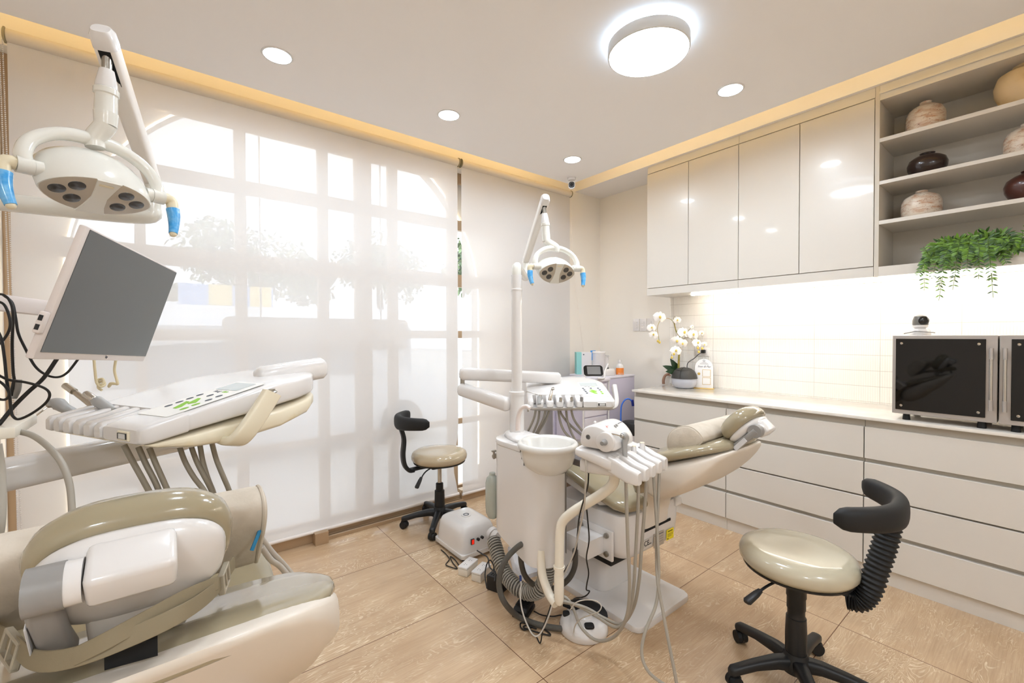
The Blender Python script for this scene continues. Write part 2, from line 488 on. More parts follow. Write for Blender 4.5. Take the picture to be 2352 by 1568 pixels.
cd = B()
for k in (0, 1):
    pts = [(2.9774,2.88,2.6029),(2.9886,2.88,2.1646),(3.0414,2.88,1.7589),(3.1256,2.88,1.2616),(3.1562,2.88,1.1137)]
    cd.tube([V(p) + V((0.012 * k, 0.004 * k, 0)) for p in pts], 0.0016, 6, 3)
obj('pull_cord', cd, mat('cord_white', '#e9e0d4', 0.6), bl2, world=True)

# ---------------------------------------------------------------- ceiling lamps
GLOW = mat('lamp_glow', '#ffffff', 0.5, emit=('#f4f8ff', 14.0))
GLOWC = mat('cool_glow', '#ffffff', 0.5, emit=('#bfe0ff', 10.0))
def downlight(x, y, label):
    t = thing('downlight', label, 'ceiling light', (x, y, PZ), group='round recessed downlights')
    obj('trim_ring', B().lathe([(0.058, -0.004), (0.064, -0.004), (0.067, 0.0), (0.058, 0.0)], n=32, closed=True), WHITE, t)
    obj('diffuser', B().lathe([(0.0005, -0.0025), (0.058, -0.0025), (0.058, -0.0005), (0.0005, -0.0005)], n=32), GLOW, t)
    return t
dl = ['round recessed downlight nearest the big dental lamp arm, near the window', 'round recessed downlight above the gap between the two blinds',
      'round recessed downlight closest to the room corner and the dome camera', 'round recessed downlight beside the bright disc lamp, before the cabinets',
      'unseen recessed downlight added above the nearer dental chair']
for (x, y), s in zip(DOWNLIGHTS, dl):
    downlight(x, y, s)
t = thing('disc_ceiling_lamp', 'large round flush ceiling lamp with bright face and bluish halo', 'ceiling light', (DISC[0], DISC[1], PZ))
obj('rim', B().lathe([(0.166, -0.064), (0.166, -0.07), (0.17, -0.07), (0.172, -0.068), (0.172, -0.022), (0.166, -0.02), (0.12, -0.02), (0.12, -0.024), (0.162, -0.024)], n=56, closed=True), mat('lamp_rim_grey', '#dad8d5', 0.45), t)
obj('diffuser', B().lathe([(0.0005, -0.0695), (0.166, -0.0695), (0.166, -0.066), (0.0005, -0.066)], n=56), GLOW, t)
obj('back_glow', B().lathe([(0.135, -0.018), (0.15, -0.018), (0.15, -0.004), (0.135, -0.004)], n=56, closed=True), GLOWC, t)
obj('mount', B().lathe([(0.0005, -0.024), (0.12, -0.024), (0.12, 0.0), (0.0005, 0.0)], n=40), WHITE, t)

for (x, y), lab in zip(REAR_FILL, ('added fill lamp behind the camera on the window blind chain side', 'added fill lamp behind the camera in the middle of the room'  )):
    dup(t, lab, loc=(x, y, PZ))  # lamp bodies for the added rear fill lights
# ---------------------------------------------------------------- outside the window
GROUND = mat('pale_concrete', '#d7d5d2', 0.9, mottle=('#c3c1bd', 2, .4, .7))
struct('ground', B().box((-14, YW + .14, -0.2), (22, 45, -0.1)), GROUND)
fac = B(); xc, rad, zs = 0.84, 1.25, 1.60
arc = [(xc + rad * math.cos(a), zs + rad * math.sin(a)) for a in [PI * k / 48 for k in range(49)]]
yf = YW + 0.16
poly_r = [(xc + rad, -0.1)] + [p for p in arc if p[0] >= xc - 1e-6] + [(xc, 3.2), (3.6, 3.2), (3.6, -0.1)]
poly_l = [(xc - rad, -0.1), (-1.9, -0.1), (-1.9, 3.2), (xc, 3.2)] + [p for p in arc if p[0] <= xc + 1e-6]
Mf = Matrix(((1, 0, 0, 0), (0, 0, -1, yf + 0.1), (0, 1, 0, 0), (0, 0, 0, 1)))
fac.prism(poly_r, 0, 0.1, Mf)
fac.prism(poly_l, 0, 0.1, Mf)
fo = obj('arched_facade', fac, mat('facade_paint', '#e4e0da', 0.8), smooth=0)
tag(fo, 'outer facade panel with a tall arched opening around the window', 'facade'); fo['kind'] = 'structure'
arcl = B().tube([(xc - rad + .004, yf - 0.006, 0.2), (xc - rad + .004, yf - 0.006, zs)] + [(x_, yf - 0.006, z_) for x_, z_ in reversed(arc)] + [(xc + rad - .004, yf - .006, 0.2)], 0.006, 6, sub=1)
al = obj('arch_light', arcl, mat('arch_glow', '#fff4dc', 0.5, emit=('#fff0d0', 6.0)))
tag(al, 'thin lit line tracing the arched opening outside the window', 'light strip')


# ================================================================== cabinets along the right wall
YC = [2.121, 1.3896, 0.6568, -0.076, -0.809, -1.54]
ROWS = [(0.648, 0.816), (0.448, 0.627), (0.272, 0.439), (0.084, 0.251)]
labs = ['low drawer cabinet at the far end of the worktop, behind the reclined dental chair', 'low drawer cabinet right of the reclined chair, the middle run behind its headrest',
        'low drawer cabinet under the two black glass sterilizers, behind the near stool', 'low drawer cabinet beyond the sterilizers at the near end', 'low drawer cabinet nearest the back wall']
CH = mat('channel_paint', '#bdb6aa', 0.45)
for i in range(5):
    y1, y0 = YC[i], YC[i + 1]
    t = thing('drawer_cabinet', labs[i], 'cabinet', (3.2, (y0 + y1) / 2, 0), group='low drawer cabinets under the worktop')
    obj('body', B().box((2.934, y0 + .001, 0.0), (XR - .001, y1 - .001, 0.8545)), CH, t, smooth=0, world=True)
    for z0, z1 in ROWS:
        obj('drawer_front', B().box((2.91, y0 + 0.0022, z0), (2.933, y1 - 0.0022, z1), 0.0015, 1), CAB, t, smooth=0, world=True)
    obj('plinth', B().box((2.931, y0 + .001, 0.0), (2.9335, y1 - .001, 0.078)), CAB, t, smooth=0, world=True)
wt = obj('worktop', B().box((2.891, YC[-1] - .1, 0.8555), (XR - 0.0095, 2.128, 0.872), 0.002, 2), QUARTZ)
tag(wt, 'long white speckled quartz worktop over the drawer cabinets', 'worktop')

# wall cabinets with two flat doors each
YD = [2.1628, 1.795, 1.421, 1.0456, 0.673]
for k, lab in ((0, 'white two-door wall cabinet nearest the room corner, above the orchid'), (2, 'white two-door wall cabinet beside the open shelves')):
    t = thing('wall_cabinet', lab, 'cabinet', (3.31, YD[k + 1], 1.634), group='white wall cabinets')
    obj('body', B().box((3.16, YD[k + 2] + .001, 1.634), (XR - 0.0095, YD[k] - .001, 2.699)), CAB, t, smooth=0, world=True)
    for j in (k, k + 1):
        obj('door', B().box((3.14, YD[j + 1] + 0.0018, 1.694), (3.159, YD[j] - 0.0018, 2.634), 0.002, 2), CAB, t, smooth=0, world=True)
    obj('filler', B().box((3.148, YD[k + 2] + .001, 2.643), (3.1595, YD[k] - .001, 2.699)), CAB, t, smooth=0, world=True)
    obj('light_pelmet', B().box((3.142, YD[k + 2] + .001, 1.634), (3.1595, YD[k] - .001, 1.690)), CAB, t, smooth=0, world=True)
# open shelving
t = thing('open_shelf_unit', 'white open shelf unit holding the vases and the trailing fern', 'shelves', (3.31, -0.2, 1.634))
ye = -1.05
CABD = mat('shelf_paint', '#cbc3b6', 0.5)
obj('back_panel', B().box((3.472, ye, 1.634), (XR - 0.0095, 0.672, 2.699)), CABD, t, smooth=0, world=True)
for y in (0.672, ye + 0.02): obj('side_panel', B().box((3.142, y - 0.02, 1.634), (3.4715, y, 2.699)), CABD, t, smooth=0, world=True)
for z0, z1 in ((2.383, 2.404), (2.147, 2.166), (1.924, 1.945)):
    obj('shelf', B().box((3.142, ye + 0.0205, z0), (3.4715, 0.6515, z1)), CAB, t, smooth=0, world=True)
obj('bottom_shelf', B().box((3.142, ye + 0.0205, 1.634), (3.4715, 0.6515, 1.688)), CAB, t, smooth=0, world=True)
obj('top_rail', B().box((3.142, ye + 0.0205, 2.616), (3.4715, 0.6515, 2.699)), CAB, t, smooth=0, world=True)
obj('top_moulding', B().box((3.128, ye + 0.0205, 2.648), (3.1415, 0.6515, 2.660)), CAB, t, smooth=0, world=True)
ul = obj('worktop_light', B().box((3.30, -1.0, 1.622), (3.325, 1.86, 1.632)), mat('white_led', '#ffffff', 0.5, emit=('#fff8ee', 13.0)), smooth=0)
tag(ul, 'bright LED strip under the wall cabinets lighting the ribbed tiles', 'light strip')

# ---------------------------------------------------------------- vases
def speckle(name, base, patch, dot):
    g = G(name); tc = g.n('ShaderNodeTexCoord'); ob = tc.outputs['Object']
    mp = g.n('ShaderNodeMapping'); mp.inputs['Scale'].default_value = (1, 1, 3.0); g.l(ob, mp.inputs[0])
    a = g.noise(mp.outputs[0], 13, 5, .65, .6); d = g.noise(mp.outputs[0], 95, 3)
    c = g.mix(g.range(a, .48, .66), lin(base), lin(patch))
    g.l(g.mix(g.range(d, .64, .69), c, lin(dot)), g.b.inputs['Base Color']); g.b.inputs['Roughness'].default_value = 0.35
    return g.m
SPK = speckle('speckled_stoneware', '#d9cbb9', '#b98a68', '#6e4a32')
TERR = mat('cream_stoneware', '#d9c096', 0.45, mottle=('#c7a56c', 10, .45, .7))
DKV = mat('black_brown_glaze', '#2b1d1a', 0.22, coat=0.4)
RDV = mat('red_brown_glaze', '#4a241b', 0.3, coat=0.3, mottle=('#2f1713', 6, .4, .7))
TALL = [(0.0001, 0), (0.062, 0), (0.074, 0.006), (0.0815, 0.03), (0.083, 0.08), (0.081, 0.115), (0.070, 0.143), (0.047, 0.160), (0.028, 0.170), (0.024, 0.176), (0.026, 0.184), (0.021, 0.185), (0.019, 0.172), (0.03, 0.15), (0.0001, 0.146)]
BALL = [(0.0001, 0), (0.045, 0), (0.066, 0.022), (0.082, 0.055), (0.085, 0.078), (0.076, 0.104), (0.055, 0.120), (0.034, 0.128), (0.030, 0.132), (0.033, 0.139), (0.027, 0.140), (0.024, 0.128), (0.0001, 0.12)]
BIG = [(0.0001, 0), (0.06, 0), (0.085, 0.03), (0.108, 0.09), (0.112, 0.13), (0.098, 0.175), (0.06, 0.198), (0.045, 0.204), (0.048, 0.212), (0.041, 0.213), (0.036, 0.2), (0.0001, 0.18)]
def vase(prof, loc, m, lab, sc=1.0, sz=None):
    o = obj('vase', B().lathe([(r * sc, z * (sz or sc)) for r, z in prof], n=40), m)
    o.location = loc
    tag(o, lab, 'vase', 'decorative vases on the open shelves')
vase(TALL, (3.30, 0.487, 2.404), SPK, 'tall speckled stoneware vase on the top shelf')
vase(BALL, (3.30, 0.478, 2.166), DKV, 'round black vase on the second shelf under the tall speckled vase')
vase(TALL, (3.30, 0.500, 1.945), SPK, 'squat speckled vase on the third shelf, lowest of the speckled ones', 1.04, 0.86)
vase(BIG, (3.30, 0.125, 2.404), TERR, 'large cream vase on the top shelf cut by the picture edge')
vase(TALL, (3.30, 0.118, 2.166), SPK, 'speckled vase beside the round black vase, on the second shelf', 1.0, 0.9)
vase(BALL, (3.30, 0.105, 1.945), RDV, 'round red-brown vase on the third shelf', 1.1, 1.12)

# trailing fern
LEAF = G('fern_leaf')
tc = LEAF.n('ShaderNodeNewGeometry'); LEAF.l(LEAF.mix(tc.outputs['Random Per Island'], lin('#173a14'), lin('#6f9a2c')), LEAF.b.inputs['Base Color']); LEAF.b.inputs['Roughness'].default_value = 0.45
def leaf(bm, p, d, up, L, w, fold=0.15, n=3):
    d = d.normalized(); s = d.cross(up)
    s = s.normalized() if s.length > 1e-4 else d.orthogonal().normalized()
    nn = s.cross(d)
    prof = [(0, 0.12), (0.3, 0.85), (0.6, 0.9), (0.85, 0.45), (1, 0.0)]
    mid = [bm.verts.new(p + d * L * t - nn * (0.25 * L * t * t)) for t, _ in prof]
    for sg in (1, -1):
        e = [bm.verts.new(p + d * L * t - nn * (0.25 * L * t * t) + s * sg * w * k + nn * fold * w * k) for t, k in prof[:-1]]
        for i in range(3): bm.faces.new((mid[i], mid[i + 1], e[i + 1], e[i]) if sg > 0 else (mid[i + 1], mid[i], e[i], e[i + 1]))
        bm.faces.new((mid[3], mid[4], e[3]) if sg > 0 else (mid[4], mid[3], e[3]))
t = thing('trailing_fern', 'trailing green fern spilling over the bottom shelf edge', 'plant', (3.2, 0.29, 1.688))
fol, stm = B(), B()
root = V((3.22, 0.285, 1.70))
tips = [(3.1,0.4699,1.5346),(3.1,0.4142,1.5927),(3.1,0.3875,1.4792),(3.1,0.3394,1.5306),(3.1,0.2226,1.4812),(3.1,0.2993,1.6131),(3.1,0.1879,1.6394),(3.1,0.119,1.6986),(3.1,0.1745,1.6663),(3.1,0.4444,1.6861),(3.1,0.2578,1.5767),(3.1,0.1195,1.7527),(3.1,0.3636,1.6314)]
rnd = random.Random(4)
for tp in tips:
    tp = V(tp)
    for rep in range(2):
        j = V((rnd.uniform(-.02, .03), rnd.uniform(-.02, .02), rnd.uniform(-.0, .03) * rep))
        top = root.lerp(V((3.10, tp.y, 1.70)), 0.62) + V((0, 0, 0.075 + rnd.uniform(-.02, .025))) + j * 0.6
        edge = V((3.115 - 0.01 * rep, root.y + (tp.y - root.y) * 0.9, 1.705 + rnd.uniform(-.015, .02)))
        path = spline([root + j, top, edge, tp + j + V((0, 0, 0.05 * rep))], 16)
        stm.tube(path, 0.0011, 5, sub=1)
        for i in range(3, len(path) - 1):
            dd = path[i + 1] - path[i]
            if dd.length < 1e-5: continue
            dd.normalize(); f = i / len(path)
            L = 0.040 * (1.0 - 0.62 * f) + 0.004
            if i % 2 and f < .5: continue
            if f > .75 and i % 2: continue
            sd = dd.cross(V((1, 0, 0.25)));  sd.normalize()
            for sg in (1, -1):
                v = (sd * sg + dd * 0.55 + V((rnd.uniform(-.35, .25), rnd.uniform(-.2, .2), rnd.uniform(-.2, .25))))
                leaf(fol.bm, path[i], v, V((-1, 0, .3)), L, L * 0.17)
for k in range(200):
    a, b = rnd.uniform(0, 2 * PI), rnd.uniform(0.1, 1.0)
    p = root + V((0.06 * math.cos(a) * b - .02, 0.10 * math.sin(a) * b, rnd.uniform(0.0, 0.085) * (1.15 - b * .6)))
    leaf(fol.bm, p, V((math.cos(a) - .4, math.sin(a), rnd.uniform(-.3, .7))), V((0, 0, 1)), rnd.uniform(.026, .044), 0.0065)
obj('foliage', fol, LEAF.m, t, world=True); obj('stem', stm, mat('fern_stem', '#55702e', 0.6), t, world=True)

# ---------------------------------------------------------------- sterilizers on the worktop
SILV = mat('silver_trim', '#b7b1ac', 0.35, metal=0.55)
BODYW = mat('sterilizer_body', '#c9c2ba', 0.4)
GLS = mat('black_glass', '#050506', 0.03, spec=0.6)
def sterilizer(y1, y0, lab, handle_low=True):
    t = thing('sterilizer_cabinet', lab, 'sterilizer', (3.07, (y0 + y1) / 2, 0.872), group='black glass sterilizer cabinets')
    z0, z1 = 0.905, 1.303
    obj('body', B().box((2.933, y0, z0), (3.26, y1, z1), 0.003, 2), BODYW, t, smooth=0, world=True)
    d = obj('door', B().box((2.92, y0, z0), (2.9325, y1, z1), 0.003, 2), SILV, t, smooth=0, world=True)
    hy = y0 + 0.0185 if handle_low else y1 - 0.0185
    g0, g1 = (y0 + 0.036, y1 - 0.014) if handle_low else (y0 + 0.014, y1 - 0.036)
    obj('glass_panel', B().box((2.916, g0, 0.926), (2.9199, g1, 1.285), 0.001, 1), GLS, d, smooth=0, world=True)
    for yy in (g0 + 0.022, g1 - 0.022):
        for zz in (0.948, 1.262):
            obj('bolt', B().lathe([(0.0001, 0.004), (0.004, 0.0035), (0.006, 0.0015), (0.0062, 0)], frame((2.9159, yy, zz), (0, 1, 0), (0, 0, 1)) @ Matrix.Rotation(PI, 4, 'X'), 16), CHROME, d, world=True)
    h = obj('handle', B().tube([(2.90, hy, 1.005), (2.90, hy, 1.20)], 0.0062, 14, 1), CHROME, d, world=True)
    hc = B()
    for za, zb in ((1.195, 1.245), (0.962, 1.01)): hc.tube([(2.90, hy, za), (2.90, hy, zb)], 0.0075, 14, 1).box((2.90, hy - 0.005, (za + zb) / 2 - 0.008), (2.9195, hy + 0.005, (za + zb) / 2 + .008))
    obj('handle_cap', hc, SILV, h, world=True)
    for xx in (2.96, 3.22):
        for yy in (y0 + 0.05, y1 - 0.05): obj('foot', B().cyl((xx, yy, 0.8722), (xx, yy, 0.905), 0.016, 0.013, 16), RUBBER, t, world=True)
sterilizer(0.546, 0.1835, 'silver framed black glass sterilizer nearer the orchid, with the small camera on it')
sterilizer(0.1790, -0.185, 'silver framed black glass sterilizer cut by the picture edge', False)
t = thing('security_camera', 'small white tabletop camera with dark round head on the sterilizer', 'camera', (3.05, 0.461, 1.303))
obj('base', B().lathe([(0.0001, 0), (0.041, 0), (0.042, 0.004), (0.037, 0.026), (0.03, 0.034), (0.0001, 0.036)], n=28), WHITE, t)
obj('head', B().sweep([((0, 0, 0.034), (0.02, 0, 0), (0, .02, 0), 2), ((0, 0, 0.042), (0.030, 0, 0), (0, .030, 0), 2), ((0, 0, 0.075), (0.030, 0, 0), (0, .030, 0), 2), ((0, 0, .096), (0.023, 0, 0), (0, .023, 0), 2), ((0, 0, .104), (0.008, 0, 0), (0, .008, 0), 2)], 28), WHITE, t)
hd = obj('lens_face', B().lathe([(0.0001, 0.006), (0.012, 0.0055), (0.02, 0.003), (0.023, 0)], frame((-0.0235, -0.0165, 0.074), (0.57, -0.82, 0), (0, 0, 1)) @ Matrix.Identity(4), 24), BLACKG, t)
hd.matrix_basis = Matrix.Identity(4)
obj('dark_cap', B().sweep([((0, 0, 0.052), (0.0312, 0, 0), (0, .0312, 0), 2), ((0, 0, 0.075), (0.0312, 0, 0), (0, .0312, 0), 2), ((0, 0, .097), (0.0242, 0, 0), (0, .0242, 0), 2), ((0, 0, .1055), (0.008, 0, 0), (0, .008, 0), 2)], 28), mat('camera_grey', '#6e6a63', 0.4), t)
pc = obj('camera_cable', B().tube([(3,0.5163,1.311),(3,0.4994,1.3154),(3,0.4694,1.3219),(3,0.4399,1.3195),(3,0.4111,1.3171),(3,0.3985,1.3149)], 0.0022, 8), mat('grey_cable', '#77736c', 0.5))
tag(pc, 'thin grey charging cable lying on the sterilizer before the small camera', 'cable')

# ---------------------------------------------------------------- sockets and switches
PLATE = mat('switch_plate', '#e5dfdb', 0.35)
def wallplate(yc, zc, x, lab, w=0.07, h=0.117, n=3, outlet=False):
    t = thing('socket_plate' if outlet else 'light_switch', lab, 'outlet' if outlet else 'switch', (x, yc, zc), group=None if outlet else 'light switches beside the orchid')
    obj('plate', B().box((-0.009, -w / 2, -h / 2), (-0.0002, w / 2, h / 2), 0.003, 2), PLATE, t)
    for k in range(n):
        if outlet: 
            q = B().box((-0.011, -0.045 + k * 0.05, -0.022), (-0.0092, -0.003 + k * 0.05, 0.022), 0.001, 1)
        else: q = B().box((-0.0125, -0.02, -0.036 + k * 0.0245), (-0.0092, 0.02, -0.014 + k * 0.0245), 0.0012, 1)
        r = obj('outlet' if outlet else 'rocker', q, PLATE, t)
        if not outlet: obj('indicator', B().box((-0.0131, -0.014, -0.027 + k * 0.0245), (-0.0126, -0.011, -0.023 + k * 0.0245)), SLATE, r, smooth=0)
wallplate(2.5175, 1.401, XR, 'white three-rocker switch plate farthest from the orchid, beside the pale corner wall')
wallplate(2.4405, 1.401, XR, 'white three-rocker switch plate between the other two switch plates')
wallplate(2.3605, 1.401, XR, 'white three-rocker switch plate half hidden by the orchid flowers')
wallplate(1.861, 1.165, XR - 0.009, 'white double socket plate on the ribbed tiles with the black plug', 0.125, 0.07, 2, True)
t = thing('plug_and_cord', 'black plug in the tile socket with a cord down to the humidifier', 'cable', (3.47, 1.85, 1.16))
pg = (3.46,1.8392,1.169)
obj('plug', B().box(V(pg) - V((0.02, 0.014, 0.014)), V(pg) + V((0.0105, 0.014, 0.014)), 0.004, 2), BLACK, t, world=True)
obj('cord', B().tube([(3.485,1.86,1.1641),(3.4372,1.8718,1.1434),(3.4086,1.8937,1.1111),(3.3902,1.9331,1.0776),(3.4186,1.9608,1.0385),(3.4269,1.9538,1.0092),(3.3861,1.9342,0.969)], 0.0028, 8), BLACK, t, world=True)
loop = obj('cord_loop', B().tube([(3.5242,1.8233,0.8672),(3.5246,1.7977,0.8768),(3.5391,1.7869,0.9055),(3.5391,1.8128,0.9287),(3.5359,1.8408,0.9303),(3.5533,1.8275,0.9521),(3.562,1.7949,0.9394),(3.5477,1.7803,0.9163),(3.5108,1.7834,0.8899),(3.502,1.8155,0.8732)], 0.0026, 8), BLACK)
tag(loop, 'thin black cord looped on the worktop behind the payment stand', 'cable')

# ---------------------------------------------------------------- things on the worktop's far end
t = thing('humidifier', 'round humidifier with dark leaf-shaped lid and frosted bowl', 'humidifier', (3.315, 1.925, 0.872))
FROST = mat('frosted_bowl', '#d4d6e0', 0.25, trans=0.35, coat=0.3)
obj('bowl', B().lathe([(0.0001, 0), (0.062, 0), (0.082, 0.012), (0.096, 0.04), (0.099, 0.065), (0.095, 0.085), (0.0001, 0.09)], n=40), FROST, t)
obj('lid', B().lathe([(0.101, 0.080), (0.100, 0.086), (0.095, 0.110), (0.080, 0.138), (0.055, 0.158), (0.025, 0.168), (0.0001, 0.170)], n=40), mat('dark_leaf_lid', '#3b3936', 0.5), t)
obj('vein', B().tube([(-0.101, -.02, 0.086), (-0.090, -.018, 0.124), (-0.06, -.012, 0.158), (0, 0, 0.1715)], 0.0022, 6, 4).tube([(-0.075, -.012, .146), (-0.066, -0.04, .148), (-0.05, -.06, .15)], 0.0015, 6, 4).tube([(-0.075, -.012, .146), (-0.066, 0.03, .15), (-0.05, .05, .153)], 0.0015, 6, 4), BLACK, t)
obj('blue_light', B().lathe([(0.0955, 0.083), (0.0965, 0.083), (0.0965, 0.086), (0.0955, .086)], n=40, closed=True), mat('blue_glow', '#8ea0ff', 0.4, emit=('#5a6cff', 1.2)), t)
t = thing('payment_stand', 'white arched acrylic payment stand with gold base behind the humidifier', 'sign', M=frame((3.405, 1.805, 0.872), (0.35, -0.94, 0), (0, 0, 1)))
apoly = [(-0.068, 0)] + [(0.068 * math.cos(a), 0.172 + 0.068 * math.sin(a)) for a in [PI - PI * k / 24 for k in range(25)]] + [(0.068, 0)]
obj('panel', B().prism(apoly, 0, 0.004), mat('acrylic_white', '#eeecec', 0.15), t, smooth=0)
GOLD = mat('gold_foil', '#d9b766', 0.35, metal=0.5)
obj('gold_base', B().box((-0.075, -0.0, -0.03), (0.075, 0.005, 0.04), 0.001), GOLD, t)
obj('gold_seal', B().disc((-0.038, 0.118, 0.0042), 0.011, 0.011), GOLD, t)
for yy in (0.038, 0.102):
    q = B().box((-0.012, yy - 0.006, 0.0042), (0.05, yy + 0.052, 0.0052), 0.0004, 1)
    qq = obj('gold_frame', q, GOLD, t); obj('paper', B().box((-0.009, yy - 0.003, 0.0053), (0.047, yy + 0.049, 0.0058)), mat('paper', '#e9e6e2', 0.7), qq, smooth=0)
INK = mat('grey_ink', '#6b6a70', 0.7)
text('lettering', 'Scan & Pay', 0.022, Matrix.Translation((0.0, 0.178, 0.0045)), INK, t, shear=0.35)
obj('tooth_emblem', B().tube([(-0.008, 0.226, .005), (-0.006, 0.232, .005), (0, 0.230, .005), (0.006, 0.232, .005), (0.008, 0.226, .005), (0.004, 0.217, .005), (0.0, 0.222, .005), (-0.004, 0.217, .005)], 0.0009, 5, 4, closed=True), INK, t)
obj('text_lines', B().box((-0.018, .2095, .0042), (0.018, .2108, .0047)).box((-0.03, .203, .0042), (0.03, .2043, .0047)).box((-0.034, .1965, .0042), (0.034, .1978, .0047)), INK, t, smooth=0)
t = thing('brown_vase', 'brown tube-shaped ceramic vase arching beside the orchid pot', 'vase', (3.42, 2.09, 0.872))
tb = [(3.4399,2.1954,0.8621),(3.4404,2.1959,0.9084),(3.453,2.1867,0.947),(3.4654,2.1518,0.9679)]
obj('body', B().tube([V((tb[0][0], tb[0][1], .8725))] + tb[1:], [0.0125, 0.0125, 0.0115, 0.009], 14), mat('brown_clay', '#9a7661', 0.5), t, world=True)
obj('arm', B().tube([(3.4529,2.1866,0.9392),(3.4682,2.1748,0.9508),(3.4622,2.1413,0.9497)], 0.006, 10), mat('brown_clay', '#9a7661', 0.5), t, world=True)

# orchid
t = thing('orchid', 'white orchid in a white pot with arching flower stems', 'plant', (3.395, 2.03, 0.872))
obj('pot', B().lathe([(0.0001, 0), (0.047, 0), (0.049, 0.004), (0.053, 0.115), (0.049, 0.115), (0.047, .1), (0.0001, .1)], n=32), WHITE, t)
GST = mat('orchid_stem', '#8c8a3a', 0.5, mottle=('#b08a4a', 30, .4, .7))
st = B()
D0 = 3.66
st.tube([(3.3604,2.0055,0.9728),(3.3645,2.0043,1.0826),(3.3681,2.0027,1.1484),(3.3782,1.9972,1.2728),(3.3502,2.0205,1.3388),(3.3341,2.0351,1.4377)], [0.0095, 0.0085, .0075, 0.006, .005, 0.004], 8)
st.tube([(3.3501,2.0205,1.3315),(3.3393,2.0302,1.3937),(3.3043,2.033,1.4297),(3.2579,2.0444,1.4436),(3.2031,2.062,1.4358),(3.1653,2.0657,1.403),(3.1475,2.0661,1.3564),(3.1525,2.0611,1.3028),(3.1576,2.0563,1.2599)], 0.0022, 6)
st.tube([(3.3693,2.0038,1.2472),(3.3801,1.9708,1.3021),(3.3903,1.9379,1.3382),(3.3945,1.9097,1.3668)], 0.002, 6)
st.tube([(3.3752,1.9994,1.2655),(3.3897,1.9374,1.2839),(3.3968,1.8802,1.2483),(3.3998,1.8517,1.2129),(3.4049,1.8469,1.1738)], 0.002, 6)
st.tube([(3.3571,2.0123,1.1924),(3.2975,2.008,1.1756),(3.2648,2.0078,1.1512),(3.2618,2.0098,1.1297)], 0.002, 6)
st.tube([(3.1418,2.0705,1.3528),(3.1217,2.0733,1.3385)], .0015, 5, 1).tube([(3.1499,2.0635,1.3207),(3.1241,2.0708,1.3029)], .0015, 5, 1).tube([(3.3099,2.0283,1.4115),(3.3036,2.0087,1.4616)], .0015, 5, 1)
obj('stem', st, GST, t, world=True)
PETAL = mat('orchid_petal', '#f3ece6', 0.55, mottle=('#f0e3cf', 30, .5, .8)); YEL = mat('orchid_throat', '#dcc05c', 0.5)
fl = [(3.1654,2.0538,1.4527),(3.3231,1.9927,1.4289),(3.0937,2.0832,1.3669),(3.1042,2.0738,1.31),(3.3489,1.945,1.3273),(3.3,1.9821,1.2555),(3.3272,1.9475,1.234),(3.2751,1.9747,1.1771),(3.3891,1.8874,1.3091),(3.3878,1.8489,1.2416),(3.4294,1.8158,1.2273),(3.433,1.8403,1.3197),(3.4003,1.9053,1.374)]
szs = [.062, .04, .045, .045, .062, .055, .05, .055, .055, .05, .03, .03, .022]
rn = random.Random(11)
for p, sz in zip(fl, szs):
    p = V(p); yawf = rn.uniform(-.6, .6)
    n = V((-0.66 + .5 * yawf, -0.75, rn.uniform(-.35, .25))).normalized()
    up = V((rn.uniform(-.3, .3), rn.uniform(-.3, .3), 1)); ux = up.cross(n).normalized(); up = n.cross(ux)
    fb = B()
    for ang, L, w_ in ((0, .9, .62), (180, .9, .62), (90, .8, .34), (215, .75, .3), (325, .75, .3)):
        a = math.radians(ang); d = ux * math.cos(a) + up * math.sin(a); sd = n.cross(d)
        rows = []
        for ti in range(6):
            tt = ti / 5; wd_ = w_ * math.sin(PI * min(1, .12 + tt * .9)) ** .8
            c = p + d * (L * sz * tt) - n * (0.25 * sz * tt * tt)
            rows.append([fb.bm.verts.new(c + sd * (sz * wd_ * k) - n * (0.12 * sz * k * k)) for k in (-1, -.5, 0, .5, 1)])
        for i in range(5):
            for k in range(4): fb.bm.faces.new((rows[i][k], rows[i][k + 1], rows[i + 1][k + 1], rows[i + 1][k]))
    f = obj('flower', fb, PETAL, t, world=True, smooth=60)
    obj('throat', B().ball(p + n * .004, (sz * .16, sz * .16, sz * .2), 8), YEL, f, world=True)
for p in [(3.1403,2.0571,1.2565),(3.1514,2.0482,1.2458),(3.2516,1.98,1.1489),(3.2373,1.9907,1.1204),(3.3873,1.8485,1.199),(3.4151,1.8265,1.1954),(3.3925,1.8438,1.167)]:
    obj('bud', B().ball(p, (0.0095, 0.0095, 0.0115), 10), YEL, t, world=True)
lf = B()
LEAFD = mat('orchid_leaf', '#1d3b23', 0.35)
for tip, wv in (((3.2355,2.0291,1.0578), 1), ((3.3029,2.015,1.0991), -1), ((3.2125,1.983,1.0257), 1)):
    r0 = V((3.395, 2.03, 0.97)); d = V(tip) - r0
    leaf(lf.bm, r0, d, V((-.6, -.7, .5)), d.length, 0.034, .25)
obj('leaf', lf, LEAFD, t, world=True)

